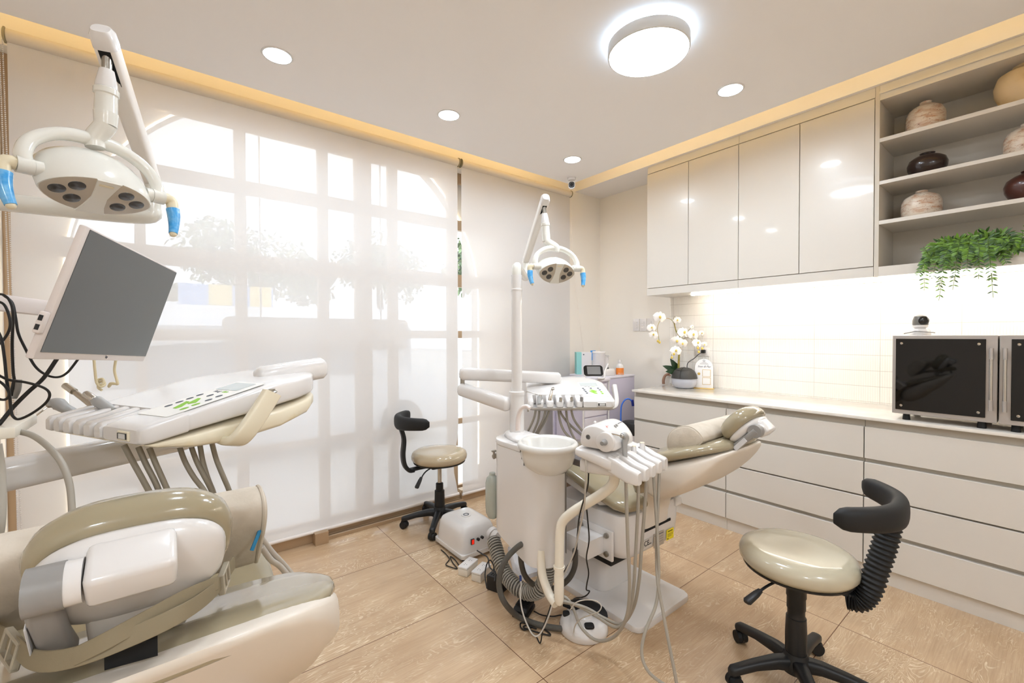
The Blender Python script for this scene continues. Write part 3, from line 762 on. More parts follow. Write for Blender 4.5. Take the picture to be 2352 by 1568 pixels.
# ---------------------------------------------------------------- dome camera in the ceiling corner
cp = (2.6157,2.5201,2.6)
t = thing('dome_camera', 'small white ceiling camera with round black lens in the room corner', 'camera', (cp[0], cp[1], 2.6))
obj('mount', B().lathe([(0.0001, 0), (0.034, 0), (0.034, -0.012), (0.028, -0.02), (0.014, -0.022), (0.0001, -0.022)], n=28), WHITE, t)
dirv = V((-cp[0], -cp[1], 1.31 - 2.56)).normalized()
Mh = frame((0, 0, -0.062), V((0, 0, 1)).cross(dirv), V((0, 0, 1)))
obj('head', B().sweep([((0, 0, -0.035), (.012, 0, 0), (0, .012, 0), 2.2), ((0, 0, -0.028), (.024, 0, 0), (0, .026, 0), 2.4), ((0, 0, 0.0), (.028, 0, 0), (0, .030, 0), 2.6), ((0, 0, .012), (.026, 0, 0), (0, .028, 0), 2.8)], 28, M=Mh), WHITE, t)
lf_ = obj('lens_face', B().sweep([((0, 0, .0122), (.0235, 0, 0), (0, .0255, 0), 2.8), ((0, 0, .0145), (.022, 0, 0), (0, .024, 0), 2.8)], 28, M=Mh), BLACKG, t)
for k in range(12):
    a = 2 * PI * k / 12
    obj('led', B().disc((.016 * math.cos(a), .017 * math.sin(a), .0147), .0016, .0016, Mh, 8), mat('small_led', '#9a9a9a', .4), lf_)


# ================================================================== dental chairs (local: x across, y towards the feet, same heights)
def chair_static(t, dz=0.0, sz=0.0, ck=1.0):
    plate = B().prism(rrect(0.425, 0.74, 0.035, 5, 0, 1.50), 0.0, 0.028, bev=0.006)
    obj('base_plate', plate, WHITE, t)
    obj('lift_column', B().prism(rrect(0.26, 0.40, 0.05, 5, 0, 1.60), 0.0285, 0.29, bev=0.004), WHITE, t)
    obj('lift_link', B().box((-0.19, 1.30, 0.225), (0.19, 1.66, 0.262), 0.004), BLACK, t)
    Mx = Matrix(((0, 0, 1, 0), (1, 0, 0, 0), (0, 1, 0, 0), (0, 0, 0, 1)))
    D = Matrix.Translation((0, 0, dz))
    hs = obj('seat_housing', B().sweep([((0, yc, z + dz), (hx, 0, 0), (0, hy, 0), 7) for z, yc, hx, hy in ((.283, 1.44, .17, .20), (.288, 1.435, .205, .217), (.30, 1.43, .224, .226), (.33, 1.425, .233, .229), (.40, 1.42, .238, .229), (.475, 1.42, .240, .229), (.493, 1.42, .236, .226), (.498, 1.42, .22, .215))], 64), WHITE, t, smooth=50)
    obj('side_slot', B().box((-0.105, 1.187, .398), (.125, 1.194, .410), 0, 2, D), DARK, hs, smooth=0)
    obj('backrest_support', B().sweep([((.01, y, z + dz), (.105, 0, 0), (0, .045, 0), 6) for y, z in ((1.232, .41), (1.228, .46), (1.205, .55), (1.19, .62))], 32), SHELL, t, smooth=50)
    obj('corner_cap', B().box((.165, 1.183, .455), (.225, 1.23, .500), .008, 2, D), WHITE, t)
    def cu(name, secs, m): obj(name, B().sweep([((0, y, z + dz), (hw, 0, 0), (0, -.22 * h, h), e) for y, z, hw, h, e in secs], 44), m, t, smooth=60)
    cu('seat_cushion', [(1.172, .532, .10, .008, 3), (1.177, .533, .19, .02, 3), (1.195, .535, .232, .031, 3.2), (1.24, .542, .248, .035, 3.4), (1.35, .570, .253, .036, 3.4), (1.55, .628, .250, .036, 3.4), (1.62, .648, .235, .03, 3.2), (1.635, .652, .18, .015, 3)], VINYL)
    cu('leg_rest', [(1.64, .650, .18, .015, 3), (1.66, .650, .225, .03, 3.2), (1.8, .645, .23, .034, 3.4), (2.02, .615, .21, .034, 3.2), (2.11, .597, .17, .03, 2.8), (2.15, .590, .10, .014, 2.4)], VINYL)
    cu('seat_shell', [(1.30, .515, .17, .01, 4), (1.34, .520, .225, .02, 4), (1.6, .59, .225, .035, 4), (1.8, .585, .22, .03, 4), (2.02, .556, .19, .03, 4), (2.1, .545, .12, .02, 3)], WHITE)
    obj('armrest', B().prism(rrect(0.06, 0.42, 0.028, 5, -0.315, 1.445), 0.712, 0.742, D, bev=0.008, seg=3), GREYD, t, smooth=50)
    obj('armrest_bracket', B().tube([(-0.305, 1.56, 0.712 + dz), (-0.305, 1.56, 0.65 + dz), (-0.28, 1.56, 0.61 + dz), (-0.2, 1.56, 0.59 + dz)], 0.016, 10), WHITE, t)
    # backrest: widest at mid height, rounded off towards the head
    obj('backrest_cushion', B().sweep([((0, y, z + dz), (hw, 0, 0), (0, a * h * (ck if y < 1.02 else 1), b * h * (ck if y < 1.02 else 1)), e) for y, z, hw, h, a, b, e in (
        (1.168, .598, .14, .008, .98, .2, 2.6), (1.168, .612, .185, .022, .98, .2, 2.8), (1.160, .66, .212, .034, .92, .35, 3), (1.128, .738, .232, .036, .7, .7, 3), (1.06, .790, .250, .033, .45, .9, 3.2), (1.0, .815, .260, .030, .36, .93, 3.4), (.95, .833, .259, .029, .36, .93, 3.4), (.90, .850, .249, .028, .36, .93, 3.2), (.86, .863, .231, .027, .36, .93, 3), (.83, .872, .207, .025, .36, .93, 3), (.808, .877, .177, .022, .36, .93, 2.8), (.794, .879, .140, .016, .36, .93, 2.6), (.787, .879, .09, .007, .36, .93, 2.6))], 48), VINYL, t, smooth=60)
    bs = obj('backrest_shell', B().sweep([((0, y, (zt + zb) / 2 + dz + (sz if y < 1.0 else sz * .3)), (hw, 0, 0), (0, .2 * (zt - zb) / 2, (zt - zb) / 2), e) for y, zt, zb, hw, e in (
        (1.125, .70, .60, .16, 3), (1.105, .735, .595, .20, 3.2), (1.06, .765, .605, .234, 4), (1.0, .791, .640, .255, 4), (.95, .810, .672, .262, 4), (.90, .828, .712, .256, 4), (.86, .842, .752, .241, 4), (.825, .854, .792, .217, 3.8), (.80, .861, .825, .187, 3.6), (.782, .864, .848, .146, 3.4), (.776, .864, .857, .09, 2.4))], 52), SHELL, t, smooth=60)
    obj('cover_dimple', B().lathe([(0.001, 0.0), (0.016, 0.0005), (0.019, -.001)], frame((-0.243, 0.93, 0.765 + dz), (0, 1, -.4), (-.2, .4, .9)), 24), SHELL, bs)
    return bs
def headrest(t, c, ang):
    a = math.radians(ang)
    M = frame(c, (1, 0, 0), (0, -math.cos(a), math.sin(a)))     # z of this frame points to the back; patient side is -z
    def P3(x, y, z): return M @ V((x, y, z))
    R3 = M.to_3x3()
    obj('headrest_cushion', B().sweep([((0, 0, z), (hx, 0, 0), (0, hy, 0), 2.7) for z, hx, hy in ((-0.046, .04, .03), (-.043, .07, .052), (-.034, .089, .067), (-.018, .100, .077), (-.002, .103, .080), (.012, .099, .077), (.018, .092, .07))], 48, M), VINYL, t, smooth=60)
    obj('headrest_shell', B().sweep([((0, -0.003, z), (hx, 0, 0), (0, hy, 0), 2.8) for z, hx, hy in ((.0185, .090, .069), (.024, .093, .072), (.034, .090, .069), (.044, .080, .06), (.050, .058, .04), (.052, .033, .022))], 48, M), WHITE, t, smooth=60)
    obj('hinge_block', B().box((-0.041, 0.022, 0.030), (0.039, 0.068, 0.084), 0.008, 3, M), WHITE, t, smooth=50)
    obj('white_ring', B().cyl(P3(-0.056, .045, .060), P3(-0.042, .045, .060), 0.0235), WHITE, t)
    lv = B().tube([P3(-0.056, .045, .060), P3(-0.086, .045, .060)], .0245, 24, 1)
    lv.sweep([(P3(-0.0755, .05, .062), (0.0135, 0, 0), R3 @ V((0, 0, .013)), 3.5), (P3(-0.0755, 0.01, .060), (0.0138, 0, 0), R3 @ V((0, 0, .013)), 3.5), (P3(-0.073, -0.05, .055), (0.0138, 0, 0), R3 @ V((0, 0, .013)), 3.5), (P3(-0.070, -0.092, .044), (0.013, 0, 0), R3 @ V((0, 0, .013)), 3.5), (P3(-0.070, -0.100, .042), (0.006, 0, 0), R3 @ V((0, 0, .008)), 3)], 24)
    l = obj('hinge_lever', lv, GREY, t, smooth=50)
    obj('lever_inset', B().box((-0.0905, -0.062, 0.052), (-0.0885, 0.0, 0.070), 0.001, 1, M), mat('pale_grey_insert', '#d3d2d4', 0.4), l)
    obj('headrest_bar', B().box((-0.05, -0.125, 0.022), (0.05, 0.0, 0.045), 0.006, 2, M), mat('bar_plastic', '#d8d0c6', 0.4), t)
C2X, C1X = 1.80, -0.030
t2 = thing('dental_chair', 'reclined khaki dental chair on a white base plate before the drawer cabinets', 'dental chair', (C2X, 0, 0))
chair_static(t2)
headrest(t2, (0, 0.788, 0.953), 48)
xs_ = -0.2405
for zz, yy in ((0.400, 1.275), (0.316, 1.275), (0.400, 1.43)):
    obj('bolt', B().cyl((xs_ - .018, yy, zz), (xs_ - .0105, yy, zz), 0.0125, n=20).cyl((xs_ - .0205, yy, zz), (xs_ - .0181, yy, zz), 0.008, n=6), STEEL, t2)
br = B().box((xs_ - .0105, 1.245, 0.288), (xs_ + .004, 1.47, 0.424), 0.004, 2)
br.prism([(1.29, .318), (1.29, .396), (1.42, .396), (1.42, .318)], xs_ - .125, xs_ - .009, Matrix(((0, 0, 1, 0), (1, 0, 0, 0), (0, 1, 0, 0), (0, 0, 0, 1))), .006)
obj('unit_bracket', br, WHITE, t2, smooth=40)
YELLOW = mat('yellow_sticker', '#f2dc1e', 0.5)
FS = Matrix(((1, 0, 0, 0), (0, 0, -1, 1.1905), (0, 1, 0, 0), (0, 0, 0, 1)))      # lettering plane on the housing's rear face
def sticker(name, x0, x1, z0, z1, m, par): return obj(name, B().box((x0, 1.1896, z0), (x1, 1.1915, z1)), m, par, smooth=0)
def sx_(px): return px - C2X
ys = sticker('warning_sticker', .095, .155, .305, .355, YELLOW, t2)
text('warning_word', 'WARNING', 0.0085, FS @ Matrix.Translation((.125, .346, .0012)), BLACK, ys)
obj('sticker_lines', B().box((.102, 1.1892, .333), (.149, 1.1896, .3345)).box((.102, 1.1892, .327), (.149, 1.1896, .3285)).box((.102, 1.1892, .321), (.137, 1.1896, .3225)).box((.101, 1.1892, .308), (.108, 1.1896, .315)), BLACK, ys, smooth=0)
RP = mat('rating_plate', '#b5a999', 0.4)
rp = sticker('rating_plate', -.012, .070, .300, .366, RP, t2)
obj('plate_lines', B().box((-.007, 1.1892, .355), (.066, 1.1896, .359)).box((-.004, 1.1892, .342), (.063, 1.1896, .3432)).box((-.004, 1.1892, .331), (.063, 1.1896, .3322)).box((-.004, 1.1892, .320), (.063, 1.1896, .3212)), INK, rp, smooth=0)
ce = sticker('ce_sticker', -.092, -.030, .322, .360, mat('silver_sticker', '#c9c3bb', 0.4), t2)
text('ce_mark', 'CE', 0.034, FS @ Matrix.Translation((-.070, .341, 0.0012)), BLACK, ce)
text('ce_number', '1639', 0.009, FS @ Matrix.Translation((-.043, .333, 0.0012)), BLACK, ce)

t1 = thing('dental_chair', 'nearer khaki dental chair in the foreground, seen from behind its headrest', 'dental chair', (C1X, -.13, 0))
bs1 = chair_static(t1, .03, .034, .8)
headrest(t1, (-.004, 0.868, 1.034), 60)

def pillow(lab, M):
    prof = [(.983, .846), (.988, .898), (.962, .937), (.920, .957), (.885, .960), (.852, .944), (.836, .921), (.850, .898), (.884, .880), (.935, .862)]
    ring = spline([V((0, y, z)) for y, z in prof], 4, True); c = V((0, .91, .905))
    rings = []
    for x, k in ((-.222, .88), (-.219, .96), (-.212, 1.0), (-.1, 1.01), (.1, 1.01), (.20, 1.0), (.208, .96), (.211, .88)):
        rings.append([V((x, 0, 0)) + c + (p - c) * k for p in ring])
    t = thing('neck_pillow', lab, 'pillow', M=M)
    C0 = Matrix.Translation(-c)
    b = B().skin(rings); b.xf(C0)
    obj('cushion_cover', b, FABRIC, t, smooth=50)
    for x in (-.2165, .2055):
        pp = B().tube([V((x, 0, 0)) + c + (p - c) * 0.985 for p in ring], 0.0028, 6, 1, closed=True); pp.xf(C0)
        obj('piping', pp, FABRIC, t)
    return t
pillow('beige suede half-round pillow on the reclined chair, against its headrest', Matrix.Translation((1.82, .935, .889)) @ Matrix.Diagonal((.93, 1, 1, 1)))
pl1 = pillow('beige suede pillow on the nearer chair, strapped behind the headrest, with blue tab', Matrix.Translation((-0.092, .885, .980)) @ Matrix.Rotation(math.radians(-28), 4, 'X') @ Matrix.Scale(1.04, 4))
def ribbon(b, pts, w, up, th=0.0012, sub=5):
    pts = spline(pts, sub); secs = []
    for i, p in enumerate(pts):
        d = (pts[min(i + 1, len(pts) - 1)] - pts[max(i - 1, 0)]).normalized()
        u = V(up); u = (u - d * u.dot(d)).normalized()
        secs.append((p, u * w / 2, u.cross(d) * th, 4))
    return b.sweep(secs, 12)
STRAP = mat('khaki_strap', '#85785f', 0.7, bump=(900, .3, .0005))
sb = ribbon(B(), [(0.0774,0.8108,0.9517),(0.064,0.7768,0.9516),(0.0466,0.7206,0.9613),(0.0231,0.6757,0.9706),(-0.0028,0.6453,0.9781),(-0.037,0.6366,0.9771),(-0.0724,0.6427,0.9713),(-0.1017,0.6657,0.9631),(-0.1238,0.702,0.9548),(-0.1442,0.7562,0.9464),(-0.1696,0.8268,0.9317),(-0.2154,0.9263,0.9154)], 0.020, (0.1, 0.5, 1))
so = obj('strap', sb, STRAP, pl1, world=True)
sb = ribbon(B(), [(0.0495,0.7249,0.9669),(0.0144,0.6764,0.9846),(-0.0224,0.6482,0.9866),(-0.0545,0.6352,0.9827),(-0.0828,0.6471,0.9699)], 0.018, (0.1, 0.5, 1))
obj('strap', sb, STRAP, pl1, world=True)
for pa, pb in (((0.0651,0.776,0.9568), (0.0546,0.7397,0.954)), ((-0.1621,0.8019,0.9367), (-0.1399,0.74,0.941))):
    pa, pb = V(pa), V(pb); M = frame((pa + pb) / 2, (pb - pa), (0.1, .5, 1)); L = (pb - pa).length
    obj('buckle', B().box((-L / 2, -.014, -.004), (-L / 2 + .006, .014, .004), .001, 1, M).box((L / 2 - .006, -.014, -.004), (L / 2, .014, .004), .001, 1, M).box((-L / 2, .011, -.004), (L / 2, .015, .004), .001, 1, M).box((-L / 2, -.015, -.004), (L / 2, -.011, .004), .001, 1, M).box((-.002, -.012, -.0035), (.002, .012, .0035), .0005, 1, M), mat('buckle_plastic', '#a59a86', 0.4), so, world=True)
obj('blue_tab', ribbon(B(), [(0.123,0.8457,0.9923),(0.1141,0.8396,0.9723),(0.1043,0.8342,0.9523)], 0.006, (1, .2, .3), .0015), mat('blue_strip', '#1f7fae', 0.4), pl1, world=True)
obj('slot', B().sweep([(p, V((0, .003, 0)), V((0, 0, .011)), 8) for p in (V((-0.0616,0.6719,0.942)), V((-0.0145,0.6603,0.9439)))], 16), DARK, bs1, smooth=0, world=True)


# ================================================================== cuspidor units, lamps, trays
UX = 1.33
def stadium(r, y0, y1, n=14, x=0.0):
    return [(x + r * math.cos(PI + PI * k / n), y0 + r * math.sin(PI + PI * k / n)) for k in range(n + 1)] + [(x + r * math.cos(PI * k / n), y1 + r * math.sin(PI * k / n)) for k in range(n + 1)]
t = thing('cuspidor_unit', 'white cuspidor unit with round bowl and tall pole beside the reclined chair', 'dental unit', (UX, 0, 0))
zb = lambda y: 0.297 + max(0, y - 1.43) * 0.30
st_ = stadium(0.11, 1.475, 1.635)
def upper_plan(r):
    a0 = math.acos(.11 / r)
    return [(.11 * math.cos(PI * k / 14), 1.635 + .11 * math.sin(PI * k / 14)) for k in range(15)] + [(r * math.cos(a), 1.43 + r * math.sin(a)) for a in [PI - a0 - (PI - 2 * a0) * k / 16 for k in range(17)]]
upper = upper_plan(.126)
body = B().skin([[(x, y, zb(y)) for x, y in st_], [(x, y, 0.734) for x, y in st_]])
body.prism(upper_plan(.1165), .7335, .76).prism(upper_plan(.1225), .7595, .788)
bo = obj('body', body, WHITE, t, smooth=40)
obj('panel_seam', B().box((0.073, 1.386, 0.32), (0.0745, 1.394, 0.70)), mat('seam', '#8d877e', 0.6), bo, smooth=0)
obj('top_cover', B().prism([(x * 1.015, 1.55 + (y - 1.55) * 1.01) for x, y in upper], .7885, .812, bev=.004), WHITE, t, smooth=40)
obj('deck_mould', B().sweep([((0, y, .819), (hx, 0, 0), (0, 0, h), 2.4) for y, hx, h in ((1.545, .06, .008), (1.555, .078, .018), (1.60, .072, .020), (1.64, .062, .026), (1.70, .04, .02), (1.715, .02, .01))], 28), WHITE, t, smooth=60)
bw = [(0.0001, 0.685), (0.045, 0.687), (0.085, 0.705), (0.112, 0.735), (0.124, 0.775), (0.126, 0.800), (0.133, 0.806), (0.1365, 0.817), (0.134, 0.829), (0.125, 0.835), (0.114, 0.832), (0.106, 0.822), (0.098, 0.79), (0.075, 0.757), (0.04, 0.742), (0.0001, 0.738)]
bowl = obj('spittoon_bowl', B().lathe(bw, Matrix.Translation((0, 1.43, 0)), 48), mat('glazed_white', '#dcd9d3', 0.1, coat=0.5), t, smooth=50)
obj('drain_cap', B().lathe([(0.0001, 0.008), (0.010, 0.006), (0.013, 0)], frame((-0.068, 1.47, 0.782), (0, 1, 0), (-.4, 0, 1)) @ Matrix.Rotation(PI, 4, 'X'), 20), WHITE, bowl)
PINKW = mat('faucet_plastic', '#e6dad5', 0.3, coat=.3)
fz = B().tube([(1.2553,1.549,0.8718),(1.2559,1.5494,0.9178),(1.2547,1.5383,0.9535),(1.2532,1.5146,0.9807),(1.2558,1.4872,0.9899),(1.2599,1.4711,0.9818)], [0.012, .0115, .010, .0095, .0095, .009], 14)
fo_ = obj('faucet', fz, PINKW, t, world=True)
pp_ = V((1.257,1.4796,0.9732))
obj('nozzle', B().cyl(pp_ + V((0, 0, .004)), pp_ - V((0, 0, 0.006)), 0.0035, n=12), STEEL, fo_, world=True)
obj('pole_sleeve', B().cyl((0, 1.65, 0.80), (0, 1.65, 1.028), 0.0355, n=32).lathe([(0.0375, 1.02), (0.0375, 1.034), (0.034, 1.037), (.026, 1.037)], Matrix.Translation((0, 1.65, 0)), 32), WHITE, t)
obj('pole', B().cyl((0, 1.65, 1.03), (0, 1.65, 1.60), 0.0258, n=28).lathe([(0.0258, 1.522), (0.0275, 1.524), (0.0275, 1.532), (.0258, 1.534)], Matrix.Translation((0, 1.65, 0)), 28), WHITE, t)
bt = obj('water_bottle', B().lathe([(0.0001, 0.40), (0.02, 0.40), (0.032, 0.425), (0.035, 0.46), (0.035, 0.575), (0.028, 0.60), (0.015, 0.612), (.015, .625), (.0001, .625)], Matrix.Translation((-0.072, 1.757, 0)), 24), mat('bottle_plastic', '#c9cfc4', 0.2, trans=0.35), t)
vk = V((1.2878,1.7748,0.7007))
obj('valve_knob', B().tube([vk + V((.02, 0, .0)), vk - V((0.015, .01, 0))], 0.012, 14, 1).tube([vk + V((-.012, -.008, .03)), vk + V((-.012, -.008, -.012))], 0.006, 10, 1).box(vk + V((-.022, -.012, .022)), vk + V((.004, .002, .03)), .002), STEEL, t, world=True)
PT = B().tube([(1.2657,1.4039,0.3729),(1.2584,1.396,0.3249),(1.2502,1.3759,0.2699),(1.251,1.336,0.2129),(1.2445,1.2898,0.1971)], 0.0185, 16)
obj('under_tube', PT, CREAM2, t, world=True)
dup(t, 'white cuspidor unit standing beside the nearer chair at the picture edge', loc=(UX - 1.805, 0, 0))

# ------------------------------------------------ assistant arm and tray (hung from the unit)
TO = (1.212, .885, .838)
M3 = frame(TO, (.983, .182, 0), (-.182, .983, 0))
t = thing('assistant_tray', 'white five-finger instrument tray holding the scaler beside the reclined chair', 'tray', M=M3)
W3 = 0.277
zt3 = lambda y: 0.012 + 0.045 * min(1, (y / 0.15)) ** .8
deck = [((W3 / 2, y, (zt3(y) + z0) / 2), (hx, 0, 0), (0, 0, (zt3(y) - z0) / 2), 5) for y, z0, hx in ((.085, -.012, W3 / 2 - .004), (.10, -.008, W3 / 2), (.16, .005, W3 / 2), (.215, .018, W3 / 2), (.232, .022, W3 / 2 - .004))]
obj('deck', B().sweep(deck, 40), WHITE, t, smooth=45)
obj('under_box', B().sweep([((W3 / 2 - .02, y, -.012), (hx, 0, 0), (0, 0, h), 5) for y, hx, h in ((.07, .085, .012), (.1, .09, .022), (.2, .10, .03), (.222, .098, .028))], 32), WHITE, t, smooth=45)
for k in range(5):
    x0 = 0.001 + k * 0.0563; hw = .0205 if k not in (0, 4) else .0185
    xc_ = x0 + .0255 - (.003 if k == 0 else 0) - (.004 if k == 4 else 0)
    obj('finger', B().sweep([((xc_, y, (za + zb_) / 2), (hw * s_, 0, 0), (0, 0, (za - zb_) / 2), 5) for y, za, zb_, s_ in ((-.012 + .0, .006, -.034, .8), (-.004, .011, -.036, 1), (.03, .020, -.034, 1), (.07, .038, -.02, 1), (.1, .047, -.01, .9))], 24), WHITE, t, smooth=45)
obj('arm_upright', B().tube([(1.2426,1.2724,0.2063),(1.2442,1.2716,0.2277),(1.2453,1.2726,0.3259)], [0.012, 0.0205, 0.0205], 18, 2), CREAM2, t, world=True)
obj('arm_collar', B().tube([(1.2457,1.2728,0.3526),(1.2458,1.2729,0.3634)], 0.0235, 18, 1), CREAM2, t, world=True)
obj('arm_tube', B().tube([(1.2453,1.2725,0.3223),(1.248,1.2725,0.433),(1.2482,1.2676,0.5155),(1.2513,1.2532,0.5553),(1.2592,1.2096,0.6011),(1.2774,1.1454,0.6546),(1.2934,1.0828,0.7064),(1.2985,1.0414,0.7498),(1.2973,1.0303,0.7888),(1.299,1.0297,0.8212)], 0.0195, 18, 5), CREAM2, t, world=True)
# scaler on the tray
MS = M3 @ Matrix.Translation((0.020, 0.085, 0.0605)) @ Matrix.Rotation(math.radians(4), 4, 'Z')
t = thing('scaler', 'rounded white ultrasonic scaler box with grey dial sitting on the tray', 'scaler', M=MS)
sp_ = spline([V((0, a, b)) for a, b in ((0.0, .002), (-.006, .022), (.004, .044), (.028, .070), (.060, .084), (.092, .082), (.122, .066), (.132, .035), (.128, .004), (.06, .0))], 4, True)
cen = V((0, .062, .04))
rs = [[V((x, 0, 0)) + cen + (p - cen) * k for p in sp_] for x, k in ((0, .86), (.004, .95), (.014, 1.0), (.15, 1.0), (.168, .97), (.178, .85))]
sc_ = obj('case', B().skin(rs), WHITE, t, smooth=50)
Dx = Matrix.Rotation(-PI / 2, 4, 'Y')
obj('dial_mount', B().lathe([(0.036, 0), (.034, .010), (.026, .013), (.0001, .013)], Matrix.Translation((0.004, .030, .032)) @ Dx, 32), WHITE, sc_)
obj('dial', B().lathe([(.011, 0), (.011, .006), (.009, .012), (.0075, .024), (.0001, .025)], Matrix.Translation((-.008, .028, .033)) @ Dx, 20), GREY, sc_)
obj('port', B().lathe([(.009, 0), (.009, .003), (.0001, .003)], Matrix.Translation((0.003, .098, .040)) @ Dx, 20), BLACK, sc_)
obj('button', B().ball((0.06, .10, .083), (.006, .006, .006), 10), WHITE, sc_)
tp = frame((.09, .030, .0722), (1, 0, 0), (0, .74, .60))
obj('scale_marks', B().box((.03, .006, .0), (.033, .009, .0008), 0, 2, tp).box((.037, .006, .0), (.040, .009, .0008), 0, 2, tp).box((.044, .006, .0), (.047, .009, .0008), 0, 2, tp).box((.051, .006, .0), (.054, .009, .0008), 0, 2, tp).box((.058, .006, .0), (.061, .009, .0008), 0, 2, tp).box((.065, .006, 0), (.068, .009, .0008), 0, 2, tp), SLATE, sc_, smooth=0)
obj('knob', B().disc((-.005, .001, .0), .005, .006, tp, 16, .002), GREY, sc_)
obj('knob', B().disc((.012, .003, .0), .005, .006, tp, 16, .002), GREY, sc_)
obj('red_mark', B().box((-.062, .012, .0), (-.045, .0135, .0008), 0, 2, tp).box((-.060, .006, 0), (-.0585, .017, .0008), 0, 2, tp), mat('red_print', '#d9534a', .5), sc_, smooth=0)

def syringe(lab, pts, r, tip, btn=True):
    t = thing('air_syringe', lab, 'syringe', pts[0])
    obj('handle', B().tube(pts, r, 16, 3), mat('syringe_grey', '#a5a4a2', 0.35, coat=.2), t, world=True)
    if len(tip) > 1: obj('nozzle', B().tube(tip, 0.0022, 8, 3), CHROME, t, world=True)
    e, d = V(pts[-1]), (V(pts[-1]) - V(pts[-2])).normalized()
    obj('collar', B().lathe([(0.0001, .006), (.006, .006), (.0085, .002), (.0085, -.004), (.0001, -.004)], frame(e, d.orthogonal(), d.cross(d.orthogonal())), 16), STEEL, t, world=True)
    return t
syringe('grey air syringe standing in the assistant tray, before the scaler', [(1.2802,0.9683,0.833),(1.2794,0.9696,0.8704),(1.2786,0.9709,0.9016),(1.2788,0.9711,0.9235),(1.2814,0.9694,0.9391),(1.2738,0.9692,0.9496),(1.2636,0.9709,0.9492)], [.0075, .0085, .0095, .0095, .012, .0135, .0125, .010], [(1.2611,0.9728,0.9477),(1.2466,0.9844,0.9539),(1.2308,0.9969,0.9571),(1.2186,1.0065,0.954),(1.21,1.0131,0.951)])
for k, (a, b) in enumerate((((1.3554,0.9859,0.8567), (1.3629,0.9933,0.8897)), ((1.4137,0.9908,0.8553), (1.4214,0.9982,0.8927)))):
    t = thing('suction_tip', ['slim white suction holder in the second slot of the assistant tray', 'thicker white suction holder in the third slot of the assistant tray'][k], 'suction handle', a)
    obj('valve_body', B().tube([a, b], [.009, .008] if k == 0 else [.0115, .0105], 16, 1), WHITE, t, world=True)
    obj('rim', B().tube([V(b), V(b) + V((0, 0, .004))], .007 if k == 0 else .0095, 16, 1), CREAM, t, world=True)

